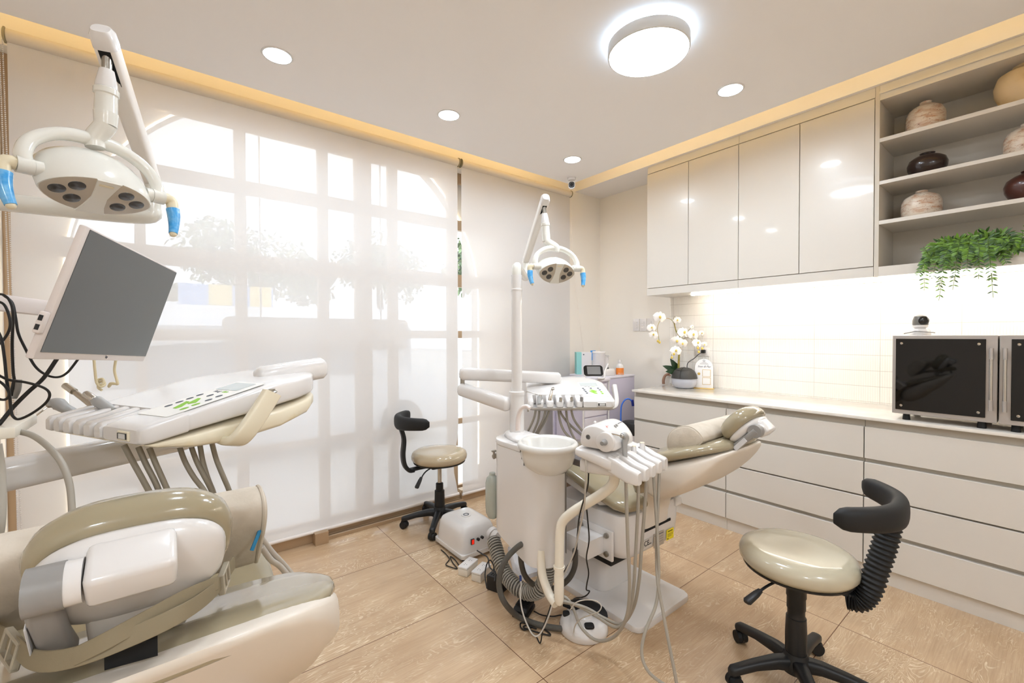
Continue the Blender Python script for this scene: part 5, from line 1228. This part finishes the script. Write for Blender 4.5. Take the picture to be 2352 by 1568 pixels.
# hoses under the far tray
LH3 = 'grey hose hanging in a cluster under the farther delivery tray'
for a, b, c in (((1231, 940), (1226, 960), (1214, 990)), ((1239, 940), (1236, 965), (1224, 996)), ((1254, 940), (1248, 965), (1232, 1000)), ((1262, 940), (1252, 965), (1236, 1002))):
    cable('tray_hose', [P_ for P_ in (a, b, c)] if False else [], .0055, HOSE, LH3, 'hose', 'hoses under the farther tray') if False else None
for pts in ([(1.5454,1.7541,0.914),(1.5375,1.7594,0.8672),(1.5277,1.7913,0.7998),(1.5247,1.8434,0.7313)], [(1.5735,1.7574,0.9106),(1.5672,1.7611,0.8469),(1.5611,1.7902,0.7835),(1.5528,1.821,0.7192)], [(1.5877,1.7208,0.9139),(1.576,1.7289,0.8577),(1.576,1.7784,0.7835),(1.5661,1.8106,0.7263)], [(1.618,1.7223,0.9104),(1.5987,1.7363,0.8491),(1.5816,1.7739,0.7787),(1.5735,1.8046,0.7191)],
            [(1.6532,1.6946,0.9103),(1.6598,1.6881,0.8466),(1.6635,1.6587,0.7919),(1.6887,1.6123,0.7382),(1.6951,1.5807,0.6856)], [(1.6709,1.706,0.9069),(1.6854,1.6938,0.8664),(1.7077,1.6498,0.8157),(1.7106,1.5703,0.7775),(1.7119,1.5051,0.7485)], [(1.6865,1.6683,0.9102),(1.6914,1.6632,0.8464),(1.691,1.637,0.7918),(1.6814,1.5928,0.75),(1.6895,1.5601,0.7024)], [(1.7069,1.6522,0.9101),(1.7192,1.6414,0.8534),(1.7186,1.59,0.8077),(1.7208,1.5368,0.7752),(1.7296,1.4912,0.7529)]):
    cable('tray_hose', pts, .0066, HOSE, LH3, 'hose', 'hoses under the farther tray', 10)
LH4 = 'thick grey hose hanging under the nearer delivery tray behind the pillow'
for pts in ([(-0.0934,1.4946,1.0293),(-0.0763,1.4803,0.9867),(-0.0549,1.4624,0.9362),(-0.0365,1.4596,0.882),(-0.0303,1.4663,0.8212)], [(-0.0656,1.4979,1.0196),(-0.0509,1.4855,0.9751),(-0.0309,1.4687,0.9237),(-0.019,1.4712,0.8743),(-0.0144,1.4791,0.8125)], [(-0.0436,1.4933,1.0147),(-0.0306,1.4821,0.9721),(-0.0131,1.4674,0.9203),(-0.0009,1.4697,0.8763),(0.0057,1.4759,0.8082)],
            [(0.0199,1.5321,1.0002),(0.0318,1.5218,0.9574),(0.0505,1.5063,0.9147),(0.0727,1.5007,0.8744),(0.0942,1.4956,0.8274)], [(0.0456,1.5373,0.9987),(0.0587,1.526,0.9515),(0.0757,1.5118,0.9081),(0.0896,1.5128,0.871),(0.1056,1.5119,0.8196)], [(0.0666,1.5334,0.9986),(0.0729,1.5275,0.9486),(0.0841,1.5177,0.8986),(0.0962,1.5201,0.8574),(0.1063,1.5238,0.803)], [(0.0948,1.5239,0.9986),(0.1042,1.5156,0.9519),(0.1185,1.5034,0.9052),(0.131,1.5056,0.8664),(0.1426,1.5083,0.8245)]):
    cable('tray_hose', pts, .0068, mat('dark_grey_hose', '#8f8778', .45), LH4, 'hose', 'hoses under the nearer tray', 12)
LH5 = 'pale grey hose running down to the floor beside the nearer chair'
for pts in ([(0.1777,1.251,0.7991),(0.2079,1.2897,0.7378),(0.2447,1.3231,0.6745),(0.2887,1.3505,0.5916)], [(0.1774,1.2508,0.7771),(0.2032,1.2804,0.7234),(0.2314,1.3083,0.6827),(0.2721,1.3257,0.6089)]):
    cable('floor_hose', pts, .007, HOSEL, LH5, 'hose', 'pale hoses beside the nearer chair', 10)
# big dark hoses under the far unit
cable('dark_hose', [(1.2379,1.477,0.3883),(1.1994,1.4942,0.3661),(1.1579,1.5134,0.3231),(1.1302,1.5214,0.2672),(1.1264,1.5231,0.2004),(1.1391,1.4992,0.1396),(1.2473,1.5425,0.016),(1.2761,1.4541,0.016),(1.319,1.3865,0.016),(1.3638,1.3289,0.02)], .0125, mat('dark_ribbed', '#5b5750', .55, bump=(500, .8, .004)), 'dark grey hose curving from the unit along the floor to the white pedal', 'hose', None, 14)
cable('dark_hose', [(1.24,1.5133,0.376),(1.2468,1.5188,0.2782),(1.2759,1.5198,0.1978),(1.3309,1.5008,0.1421),(1.3943,1.4507,0.1358),(1.4281,1.3996,0.1872),(1.4378,1.3678,0.2578),(1.4257,1.3536,0.3429)], .0125, mat('dark_hose_plain', '#4f4b45', .5), 'dark hose hanging in a wide loop below the cuspidor unit', 'hose', None, 14)
# thin cords by the assistant tray and on the floor
cable('black_cable', [(1.2079,1.0767,0.8563),(1.2061,1.0772,0.8115),(1.218,1.0921,0.7486),(1.2344,1.1288,0.6767),(1.2647,1.1795,0.5851),(1.3024,1.2243,0.4886),(1.3251,1.2556,0.3974),(1.3072,1.2938,0.3231),(1.2745,1.3181,0.2496),(1.2434,1.3281,0.1548),(1.2292,1.3505,0.075),(1.2209,1.3607,0.006),(1.2326,1.399,0.006),(1.2304,1.4252,0.006)], .0028, CORD, 'black cord dropping from the assistant tray to the floor in a sharp point')
cable('black_cable', [(1.2882,1.1618,0.628),(1.2991,1.1649,0.5721),(1.3174,1.1743,0.4848),(1.3233,1.1935,0.4046),(1.3445,1.2009,0.3317),(1.3459,1.2116,0.2813),(1.3442,1.2124,0.2561),(1.354,1.2046,0.2507),(1.3603,1.2245,0.2226),(1.3607,1.2493,0.2015),(1.3491,1.2835,0.1839),(1.5012,1.4685,0.008),(1.4397,1.4253,0.008)], .0028, CORD, 'crinkled black cord hanging before the chair bracket')
cable('thin_tube', [(1.1841,1.0701,0.862),(1.1835,1.0695,0.8099),(1.2101,1.0979,0.7243),(1.2353,1.1274,0.6435),(1.2641,1.179,0.5335),(1.2832,1.2255,0.4225),(1.2786,1.2656,0.3355),(1.2638,1.2889,0.2759),(1.2446,1.3028,0.2126),(1.2228,1.3061,0.1557),(1.2009,1.3222,0.0928),(1.1836,1.3353,0.0659),(1.1654,1.3499,0.0749),(1.1575,1.3823,0.1159),(1.1579,1.4083,0.158),(1.1667,1.4277,0.2013),(1.1827,1.4411,0.2326),(1.1877,1.4502,0.2458)], .0034, HOSEL, 'pale thin tube sagging from the assistant tray nearly to the floor')
cable('blue_fitting', [(1.1877,1.4501,0.242),(1.1865,1.4515,0.2647)], .0052, mat('blue_fitting', '#2a3f7a', .4), 'small dark blue fitting at the end of the pale thin tube', 'fitting', None, 10, 1)
cable('black_cable', [(1.3349,1.5333,0.01),(1.3481,1.4901,0.008),(1.3812,1.4518,0.008),(1.4194,1.4334,0.008),(1.4012,1.3927,0.02),(1.3603,1.3683,0.02),(1.3615,1.386,0.02),(1.3963,1.4045,0.02)], .0028, CORD, 'black cord joining the small foot switch to a tied bundle')
cable('cable_bundle', [(1.2583,1.4574,0.006),(1.2214,1.4647,0.006),(1.2187,1.4888,0.006),(1.2389,1.5103,0.006),(1.2628,1.4837,0.006),(1.2837,1.4334,0.008),(1.2935,1.3929,0.006),(1.2872,1.3695,0.006),(1.2702,1.3901,0.006),(1.2395,1.4356,0.01),(1.2241,1.477,0.01),(1.2468,1.4738,0.01),(1.262,1.4322,0.01)], .0034, CORD, 'black cord bundle lying on the floor in front of the ribbed hoses')
cable('thin_cable', [(1.2909,1.2528,0.1735),(1.3082,1.2397,0.2022),(1.3409,1.2142,0.2147),(1.3685,1.1797,0.2153),(1.376,1.1608,0.2),(1.3582,1.1617,0.1833),(1.3392,1.1891,0.1645),(1.3185,1.2178,0.1439),(1.3072,1.2388,0.1122),(1.3012,1.243,0.0835),(1.2937,1.2359,0.0688)], .0026, mat('thin_cable', '#b9b2a6', .35, metal=.3), 'thin pale cord looped over the white foot pedal')
cable('black_cable', [(1.2445,1.8755,0.1917),(1.232,1.8092,0.2037),(1.2184,1.7438,0.2167),(1.1788,1.6731,0.2164),(1.1653,1.6329,0.2214),(1.1428,1.5745,0.2341),(1.1161,1.5444,0.2234)], .0034, CORD, 'black power cord from the blower box down to the socket boxes')
cable('black_cable', [(1.2853,2.333,0.006),(1.2818,2.2685,0.006),(1.2674,2.2026,0.006),(1.2227,2.1645,0.006),(1.2317,2.1217,0.006),(1.2514,2.0884,0.006),(1.2634,2.1563,0.006),(1.2865,2.2256,0.006),(1.2912,2.1837,0.006),(1.2749,2.0991,0.006)], .003, CORD, 'black cord coiled on the floor beside the blower box')
cable('black_cable', [(1.0772,1.5492,0.2063),(1.1001,1.5954,0.2358),(1.1352,1.6319,0.2562),(1.1709,1.6546,0.2555),(1.1718,1.6281,0.2375),(1.1568,1.6142,0.2242)], .003, CORD, 'black lead arching over the power adapter')
# monitor cables at the picture edge
MC = 'black monitor cable hanging in a loose loop at the picture edge'
for pts in ([(-0.319,1.5268,1.4042),(-0.2993,1.5113,1.4061),(-0.2861,1.5007,1.3921),(-0.2802,1.4954,1.362),(-0.2826,1.4959,1.292),(-0.2817,1.4941,1.2321),(-0.2796,1.492,1.21)], [(-0.3029,1.5396,1.406),(-0.2871,1.5268,1.3886),(-0.2811,1.5214,1.3529),(-0.2767,1.5173,1.3171),(-0.2643,1.5068,1.2814),(-0.2496,1.5071,1.2399),(-0.2318,1.5054,1.2183),(-0.2118,1.5023,1.2111),(-0.1946,1.5016,1.2217),(-0.1767,1.5136,1.2534)],
            [(-0.305,1.4901,1.3905),(-0.2897,1.4778,1.3806),(-0.2808,1.4702,1.3512),(-0.2811,1.47,1.3267),(-0.2922,1.4782,1.3023),(-0.3101,1.492,1.2827)], [(-0.3032,1.4621,1.3361),(-0.2907,1.4517,1.3072),(-0.2852,1.4465,1.264),(-0.2819,1.443,1.216),(-0.2771,1.4385,1.1776),(-0.2745,1.4358,1.144),(-0.2701,1.4321,1.1315),(-0.2603,1.4243,1.1276),(-0.24,1.4213,1.1392),(-0.2192,1.4179,1.1599),(-0.212,1.4127,1.1795),(-0.2226,1.4213,1.1942),(-0.2507,1.431,1.2072),(-0.2782,1.44,1.2141),(-0.3044,1.461,1.2305)],
            [(-0.3014,1.4457,1.219),(-0.2866,1.4338,1.2075),(-0.277,1.426,1.1932),(-0.2757,1.4247,1.179),(-0.2847,1.4317,1.1714),(-0.3018,1.4452,1.1772)]):
    cable('monitor_cable', pts, .0027, CORD, MC, 'cable', 'black cables beside the monitor')
cable('flat_cable', [(-0.2093,1.4885,1.2578),(-0.2315,1.4796,1.2119),(-0.2548,1.4719,1.182),(-0.277,1.4633,1.1503),(-0.2944,1.451,1.1181),(-0.3103,1.4503,1.0936)], .0042, CORD, 'thicker black cable running diagonally from under the monitor')
cable('coiled_cable', [(-0.1516,1.5447,1.249),(-0.1501,1.543,1.2221),(-0.147,1.5399,1.1908),(-0.1385,1.5268,1.1846),(-0.1329,1.5288,1.1907),(-0.1358,1.544,1.1987),(-0.1447,1.5509,1.1965),(-0.1461,1.5392,1.1885),(-0.1388,1.5205,1.1807),(-0.1312,1.5274,1.184),(-0.1341,1.5425,1.1919),(-0.143,1.5495,1.1897),(-0.1436,1.537,1.1773),(-0.1366,1.5314,1.1706)], .003, BEIGECORD, 'beige cord ending in a coil under the monitor, left one')
cable('coiled_cable', [(-0.1095,1.537,1.2478),(-0.1125,1.5388,1.2204),(-0.1083,1.535,1.1953),(-0.1067,1.5335,1.1839),(-0.1174,1.542,1.1862),(-0.1247,1.5475,1.1771),(-0.121,1.5448,1.1862),(-0.1138,1.5391,1.1839)], .003, BEIGECORD, 'beige cord with a knot under the monitor, nearer the tray middle')
cable('side_hose', [(-0.2699,1.4567,1.0964),(-0.2431,1.4354,1.0865),(-0.2142,1.3995,1.0644),(-0.1898,1.3669,1.0333),(-0.1749,1.3416,0.9934),(-0.1691,1.3236,0.9544),(-0.1664,1.3079,0.9117)], .0062, HOSE, 'grey hose curving down from the small side tray to behind the pillow', 'hose', None, 12)
cable('side_hose', [(-0.2495,1.2117,1.1117),(-0.245,1.2073,1.0637),(-0.2413,1.1907,1.0194),(-0.24,1.1761,0.9763),(-0.244,1.1787,0.9451)], .0062, HOSE, 'grey hose cut by the picture edge beside the strapped pillow', 'hose', None, 12)
q = (-0.3314,1.5053,1.1015)
t = thing('side_tray', 'small pale shelf poking in at the picture edge below the monitor cables', 'tray', q)
obj('shelf', B().box(V(q) + V((-.10, -.10, -.012)), V(q) + V((.068, .10, .012)), .003, 2), CREAM2, t, world=True)
t = thing('curing_light', 'grey curing light wand clipped among the black cables', 'handpiece', (-0.2747,1.475,1.1883))
obj('body', B().tube([(-0.2706,1.4722,1.211),(-0.2732,1.4738,1.1883),(-0.2788,1.4779,1.1705)], [.007, .0075, .0065], 14, 3), GREY, t, world=True)
obj('grip', B().tube([(-0.2746,1.469,1.2115),(-0.2772,1.4706,1.1919),(-0.2804,1.4729,1.1761)], [.004, .005, .004], 12, 3), BLACK, t, world=True)

# ---------------------------------------------------------------- handpieces in the two trays
def handpiece(lab, body, r, head=None, hr=.006):
    t = thing('handpiece', lab, 'handpiece', body[0])
    obj('barrel', B().tube(body, r, 16, 3), mat('satin_steel', '#b7ada0', .25, metal=.9), t, world=True)
    if head: obj('head', B().tube(head, hr, 14, 1), CHROME, t, world=True)
    return t
syringe('grey air syringe in the first slot of the nearer tray', [(-0.2191,1.8746,1.0683),(-0.2319,1.8722,1.0795),(-0.2497,1.88,1.0897),(-0.2642,1.8853,1.1038),(-0.2765,1.8888,1.1072),(-0.2848,1.8889,1.1028)], [.010, .0115, .0145, .019, .015, .012], [(-0.288,1.8912,1.0976),(-0.3012,1.8887,1.0849),(-0.3167,1.9006,1.0694),(-0.3246,1.8938,1.0545),(-0.3309,1.8984,1.0365)])
handpiece('slender steel handpiece resting across the nearer tray holders', [(-0.1623,1.7284,1.0939),(-0.1885,1.7559,1.121),(-0.2109,1.7804,1.1406),(-0.2246,1.7978,1.1528)], [.0085, .0085, .0075, .0065], [(-0.2188,1.7868,1.1483),(-0.2404,1.8169,1.165)], .0095)
t = thing('micromotor', 'grey micromotor with steel coupling in the nearer tray holders', 'handpiece', (-0.1459,1.6904,1.1134))
obj('sleeve', B().tube([(-0.1227,1.6463,1.097),(-0.1627,1.6975,1.1266)], [.0125, .0145], 18, 1), mat('motor_grey', '#a9a9a8', .35, metal=.3), t, world=True)
obj('coupling', B().tube([(-0.1607,1.696,1.1254),(-0.1668,1.7033,1.1301),(-0.1687,1.7049,1.1313),(-0.1874,1.7238,1.1458)], [.0095, .0085, .0098, .0098], 16, 1), CHROME, t, world=True)
obj('bore', B().tube([(-0.1869,1.7234,1.1455),(-0.1885,1.7259,1.1466)], .007, 14, 1), BLACK, t, world=True)
syringe('grey air syringe in the first slot of the farther tray', [(1.4871,1.6608,0.9549),(1.4922,1.6698,0.9712),(1.5025,1.6747,0.9854),(1.5044,1.6734,0.9944)], [.010, .011, .0155, .0125], [(1.4956,1.6804,0.9989),(1.4776,1.7075,1.0089),(1.4592,1.7348,1.0145)])
handpiece('bent steel handpiece standing in the second slot of the farther tray', [(1.5429,1.6424,0.9628),(1.5518,1.6485,0.9861),(1.5713,1.6592,1.0106),(1.5801,1.6652,1.0253)], [.010, .0085, .0065, .005], [(1.5749,1.663,1.0259),(1.5857,1.6545,1.0281)], .0075)
for k, px in enumerate((1288, 1313, 1336)):
    t = thing('hose_coupling', ['round steel hose end in the third slot of the farther tray', 'round steel hose end in the fourth slot of the farther tray', 'small dark hose end in the fifth slot of the farther tray'][k], 'hose end', [(1.5801,1.6005,0.9687), (1.6241,1.5658,0.9707), (1.6646,1.5339,0.9706)][k])
    obj('ferrule', B().tube([(0, 0, 0), (0, 0, .018)], .0085, 16, 1), CHROME if k < 2 else GREY, t)
    obj('bore', B().tube([(0, 0, .0181), (0, 0, .0187)], .005, 12, 1), BLACK, t)


# ================================================================== trolley and bottles in the corner behind the far tray
LAV = mat('lavender_panel', '#c3bccb', .45)
LAV2 = mat('lavender_white', '#dcd7de', .4)
cn = (2.9003,2.4004,0.95)
t = thing('corner_cabinet', 'pale lavender cabinet in the corner beside the end of the worktop', 'cabinet', (cn[0] + .22, cn[1] + .2, 0))
obj('body', B().box((cn[0], cn[1], 0.0), (cn[0] + .40, cn[1] + .42, .932), .004, 2), LAV, t, smooth=40, world=True)
obj('top', B().box((cn[0] - .004, cn[1] - .004, .9325), (cn[0] + .404, cn[1] + .42, .95), .004, 2), LAV2, t, smooth=40, world=True)
ct = (2.927,2.7291,0.9)
t = thing('instrument_trolley', 'pale trolley with upright panels behind the farther tray, left of the lavender cabinet', 'trolley', (2.6, 2.42, 0))
cx0, cx1, cy0, cy1 = cn[0] - .345, cn[0] - .008, cn[1] - .06, cn[1] + .30
obj('top', B().box((cx0, cy0, .925), (cx1, cy1, .945), .004, 2), LAV2, t, world=True)
obj('back_panel', B().box((cx0 + .01, cy1 - .02, .08), (cx1 - .01, cy1 - .005, .9245)), LAV, t, smooth=0, world=True)
obj('drawer_block', B().box((cx0 + .03, cy0 + .02, .10), (cx1 - .03, cy1 - .025, .9245), .003), LAV, t, smooth=0, world=True)
for i in range(3): obj('drawer_front', B().box((cx0 + .035, cy0 + .012, .12 + i * .265), (cx1 - .035, cy0 + .0195, .375 + i * .265), .002), LAV2, t, smooth=0, world=True)
for x in (cx0 + .015, cx1 - .015): obj('post', B().cyl((x, cy0 + .01, .06), (x, cy0 + .01, .9245), .008, n=12), WHITE, t, world=True)
for x in (cx0 + .03, cx1 - .03):
    for y in (cy0 + .03, cy1 - .03): obj('caster', B().cyl((x - .01, y, .0302), (x + .01, y, .0302), .03, n=16).box((x - .012, y - .012, .035), (x + .012, y + .012, .0995)), GREY, t, world=True)
def standing(name, lab, cat, px, py, z, d=None, rz=0):
    return None
g = (2.6975,2.3532,0.945)
M = frame((g[0], g[1], .9452), (.785, -.619, 0), (.619, .785, 0))
t = thing('apex_locator', 'small white device with a dark tilted screen on the corner trolley', 'device', M=M)
obj('base', B().sweep([((0, y, .014), (hx, 0, 0), (0, 0, h), 4) for y, hx, h in ((-.06, .06, .006), (-.05, .075, .013), (.04, .075, .013), (.055, .06, .008))], 24), mat('device_grey', '#c7c5cc', .35), t)
Mt = Matrix.Translation((0, .0, .018)) @ Matrix.Rotation(math.radians(58), 4, 'X')
hd = obj('screen_housing', B().prism(rrect(.165, .105, .028, 6, 0, .058), -.020, .008, Mt, .006, 3), WHITE, t, smooth=50)
obj('bezel', B().prism(rrect(.158, .098, .026, 6, 0, .058), .0082, .0105, Mt), BLACKG, hd)
obj('screen', B().prism(rrect(.108, .072, .003, 3, .004, .060), .0107, .0113, Mt), mat('dim_screen', '#6d6a66', .3), hd, smooth=0)
for k, (sx, pts) in enumerate(((-1, [(-.07, -.02, .02), (-.10, -.01, .012), (-.12, -.03, .006)]), (1, [(.02, -.06, .018), (.07, -.055, .02), (.085, -.02, .07), (.115, .0, .13)]))):
    obj('wand', B().tube(pts, .0075 if k else .009, 12, 5), WHITE, t)
def item(name, lab, cat, p):
    return thing(name, lab, cat, p)
p = (2.9655,2.7488,0.9199)
t = item('file_box', 'upright teal and white box at the window side of the corner trolley', 'box', (p[0], p[1], .9452))
Mb = Matrix.Rotation(math.radians(-38), 4, 'Z')
obj('carton', B().box((-.042, -.05, 0), (.095, .06, .205), .002, 1, Mb), mat('carton_white', '#dcd8d8', .6), t, smooth=0)
obj('teal_spine', B().box((-.0425, -.0505, .001), (.004, .0605, .2055), .001, 1, Mb), mat('teal_card', '#8fc9c4', .6), t, smooth=0)
obj('logo_dot', B().cyl(Mb @ V((.022, -.0502, .185)), Mb @ V((.022, -.052, .185)), .006, n=12), SLATE, t)
p = (3.1494,2.7583,1.0068)
t = item('leaflet', 'blue and white striped leaflet standing behind the teal box', 'paper', (p[0], p[1], .9502))
obj('sheet', B().box((-.026, -.004, 0), (.026, .004, .205), .001, 1, Mb), mat('sheet_stripe', '#b9c3c9', .6), t, smooth=0)
obj('blue_top', B().box((-.024, -.0055, .118), (.024, .0055, .21), .001, 1, Mb), mat('blue_card', '#2f8fdd', .5), t, smooth=0)
p = (3.2375,2.727,1.0043)
CLEAR = mat('clear_plastic', '#f4f0f0', .15, alpha=.35)
t = item('clear_canister', 'clear lidded canister with purple bits on the corner cabinet', 'canister', (cn[0] + .03, cn[1] + .10, .9502))
obj('drum', B().lathe([(.0001, .002), (.052, .002), (.055, .01), (.055, .20), (.052, .20), (.052, .012), (.0001, .01)], n=32), CLEAR, t)
obj('lid', B().lathe([(.0001, .201), (.057, .201), (.057, .212), (.053, .216), (.0001, .216)], n=32), WHITE, t)
obj('insert', B().lathe([(.0001, .10), (.046, .10), (.046, .104), (.0001, .104)], n=24), LAV2, t)
obj('purple_bits', B().ball((-.015, -.02, .112), (.014, .012, .008), 8).ball((.012, -.024, .110), (.012, .011, .007), 8), mat('purple_bits', '#7a6fae', .5), t)
t = item('white_warmer', 'low rounded white warmer box on the corner cabinet', 'device', (cn[0] + .095, cn[1] + .11, .9502))
obj('case', B().sweep([((0, 0, z), (hx, 0, 0), (0, hy, 0), 4.5) for z, hx, hy in ((0, .078, .075), (.004, .082, .079), (.045, .082, .079), (.058, .076, .073), (.063, .06, .058))], 32), WHITE, t, smooth=60)
t.location = (cn[0] + .125, cn[1] + .12, .9502)
bpy.data.objects[t.name]
t = item('small_jar', 'small clear jar with dark base standing on the white warmer', 'jar', (cn[0] + .105, cn[1] + .09, 1.0142))
obj('glass', B().lathe([(.0001, .008), (.030, .008), (.030, .10), (.028, .10), (.028, .01), (.0001, .01)], n=28), CLEAR, t)
obj('lid', B().lathe([(.0001, .101), (.032, .101), (.032, .116), (.0001, .118)], n=28), mat('lid_clear', '#dcd8d6', .2, trans=.3), t)
obj('base', B().lathe([(.0001, 0), (.031, 0), (.031, .0078), (.0001, .0078)], n=28), BLACK, t)
p = (3.1384,2.4075,0.95)
t = item('orange_bottle', 'white bottle with an orange label standing on the lavender cabinet', 'bottle', (p[0], p[1] + .03, .9502))
obj('flask', B().lathe([(.0001, 0), (.031, 0), (.033, .004), (.033, .078), (.028, .092), (.016, .102), (.015, .112), (.0001, .112)], n=28), WHITE, t)
obj('cap', B().lathe([(.0001, .1125), (.018, .1125), (.018, .136), (.0001, .137)], n=24), WHITE, t)
obj('orange_label', B().lathe([(.0334, .008), (.0338, .008), (.0338, .066), (.0334, .066)], n=28, closed=True), mat('orange_label', '#ec8a3c', .5), t)
text('lettering', 'PLUS', .018, frame((-.023, -.0255, .017), (.70, -.71, 0), (0, 0, 1)), WHITE, t)
p = (2.952,2.177,0.4338)
t = item('black_bin', 'black-topped grey canister between the lavender cabinet and the drawers', 'canister', (p[0], p[1], 0))
obj('drum', B().lathe([(.0001, 0), (.07, 0), (.072, .01), (.072, .50), (.0001, .50)], n=28), mat('bin_grey', '#b9b3b6', .4), t)
obj('black_top', B().lathe([(.073, .50), (.075, .505), (.075, .59), (.07, .60), (.055, .605), (.0001, .60)], n=28), BLACK, t)
p2 = (3.0025,2.2061,0.7094)
cable('blue_tube', [(2.9485,2.2435,0.4396),(2.9298,2.26,0.5297),(2.9284,2.2635,0.6557),(2.9349,2.2598,0.7276),(2.958,2.2424,0.7707),(2.9835,2.2224,0.7779),(3.003,2.2066,0.7562)], .0062, mat('blue_tube', '#3a6fd0', .4), 'bright blue tube curving out between the corner cabinet and the drawers', 'hose')
o = obj('blue_connector', B().cyl(V((3.0032,2.2068,0.7706)), V((3.0083,2.2018,0.7202)), .011, n=14), mat('deep_blue', '#22348f', .4)); tag(o, 'deep blue pipe connector at the end of the blue tube', 'fitting')

# ================================================================== the street beyond the window
def tree(lab, c, r, h, seed):
    rn = random.Random(seed)
    t = thing('tree', lab, 'tree', (c[0], c[1], -.1))
    obj('trunk', B().tube([(0, 0, 0), (.05, .02, h * .3), (-.04, 0, h * .6), (.02, .03, h * .85)], [.16, .12, .09, .04], 10, 4), mat('bark', '#6f665c', .9), t)
    b = B()
    lobes = [(rn.uniform(-.55, .55) * r, rn.uniform(-.4, .4) * r, rn.uniform(-.35, .25) * r, rn.uniform(.42, .62)) for _ in range(8)]
    for k in range(3600):
        ox, oy, oz, ls = lobes[k % 8]
        u, v = rn.uniform(0, 2 * PI), rn.uniform(-.8, 1)
        rr = ls * r * (0.55 + .5 * rn.random()) * (1 - .28 * v * v)
        p = V((rr * math.cos(u) * math.sqrt(max(0, 1 - v * v * .8)), rr * math.sin(u) * math.sqrt(max(0, 1 - v * v * .8)), h * .78 + v * r * .8 * ls)) + V((ox, oy, oz))
        leaf(b.bm, p, V((rn.uniform(-1, 1), rn.uniform(-1, 1), rn.uniform(-1, .6))), V((0, 0, 1)), rn.uniform(.10, .2), .045)
    obj('foliage', b, TREEL, t)
TREEL = G('tree_leaf')
tcx = TREEL.n('ShaderNodeNewGeometry'); TREEL.l(TREEL.mix(tcx.outputs['Random Per Island'], lin('#3f5a36'), lin('#8c9f6a')), TREEL.b.inputs['Base Color']); TREEL.b.inputs['Roughness'].default_value = 0.6; TREEL = TREEL.m
for lab, c, r, h, s in (('broad leafy tree beyond the blind, behind the striped stall roof', (1.8, 13.4), 1.75, 4.2, 1), ('leafy tree beyond the blind, next to the window gap', (5.2, 13.2), 1.7, 4.6, 2), ('tall leafy tree seen in the gap between the two blinds', (6.4, 9.4), 1.3, 4.0, 3), ('small tree far left beyond the blind above the monitor', (-.2, 15.5), 1.2, 2.9, 4), ('low round tree between the two larger trees beyond the blind', (3.5, 15.5), 1.2, 4.2, 5)):
    tree(lab, c, r, h, s)
t = thing('market_stall', 'stall with a white striped sloping roof across the street', 'stall', (3.0, 10.0, -.1))
rf = B()
n = 60
for i in range(n):
    x0 = -.8 + 5.8 * i / n
    rf.poly([(x0, 8.4, 1.46), (x0 + .048, 8.4, 1.48), (x0 + .048, 10.6, 1.98), (x0, 10.6, 1.96)]).poly([(x0 + .048, 8.4, 1.48), (x0 + .096, 8.4, 1.46), (x0 + .096, 10.6, 1.96), (x0 + .048, 10.6, 1.98)])
obj('roof', rf, mat('roof_sheet', '#e9eaee', .5), t, world=True, smooth=0)
obj('wall', B().box((-.6, 10.2, -.1), (4.8, 10.4, 1.82)), mat('stall_wall', '#cfd2d8', .8), t, world=True, smooth=0)
sg = obj('sign_board', B().box((.12, 8.33, 1.79), (1.40, 8.38, 2.12), .005), mat('sign_blue', '#86b0ec', .5), t, world=True, smooth=0)
for x in (.50, 1.06): obj('yellow_panel', B().box((x, 8.315, 1.79), (x + .31, 8.329, 2.12)), mat('sign_yellow', '#f4d67e', .5), sg, world=True, smooth=0)
text('lettering', 'SELECT STORE', .12, frame((.78, 8.31, 1.70), (1, 0, 0), (0, 0, 1)), WHITE, sg, world=True)
t = thing('hanging_sign', 'long rounded sign board hanging outside behind the blind', 'sign', (.93, 3.42, 1.2))
obj('board', B().prism(rrect(1.30, .245, .04, 5, .925, 1.315), 0, .03, Matrix(((1, 0, 0, 0), (0, 0, -1, 3.44), (0, 1, 0, 0), (0, 0, 0, 1)))), mat('board_grey', '#b7b3b2', .6), t, world=True, smooth=0)
for x in (.5, 1.35): obj('hanger', B().cyl((x, 3.425, 1.437), (x, 3.425, 3.0), .006, n=8).box((x - .01, 3.2255, 2.97), (x + .01, 3.44, 3.0)), STEEL, t, world=True)
t = thing('parked_van', 'pale parked van outside below the hanging sign', 'van', (1.2, 6.2, -.1))
Mv = Matrix(((1, 0, 0, 0), (0, 0, 1, 5.4), (0, 1, 0, 0), (0, 0, 0, 1)))
obj('body', B().prism([(-.9, .1), (3.1, .1), (3.15, .55), (2.9, .75), (2.35, .85), (1.9, 1.28), (.2, 1.36), (-.7, 1.28), (-.95, .7)], 0, 1.6, Mv, .06, 3), mat('van_paint', '#dfe3ea', .25, coat=.5), t, world=True)
obj('side_window', B().prism([(-.55, .82), (2.05, .84), (1.75, 1.18), (.2, 1.24), (-.5, 1.18)], -.012, .0, Mv), mat('van_glass', '#6f7a86', .1), t, world=True, smooth=0)
for x in (-.2, 2.4):
    w = obj('wheel', B().cyl((x, 5.35, .18), (x, 5.56, .18), .28, n=24), RUBBER, t, world=True)
    obj('hubcap', B().cyl((x, 5.335, .18), (x, 5.349, .18), .16, n=20), STEEL, w, world=True)
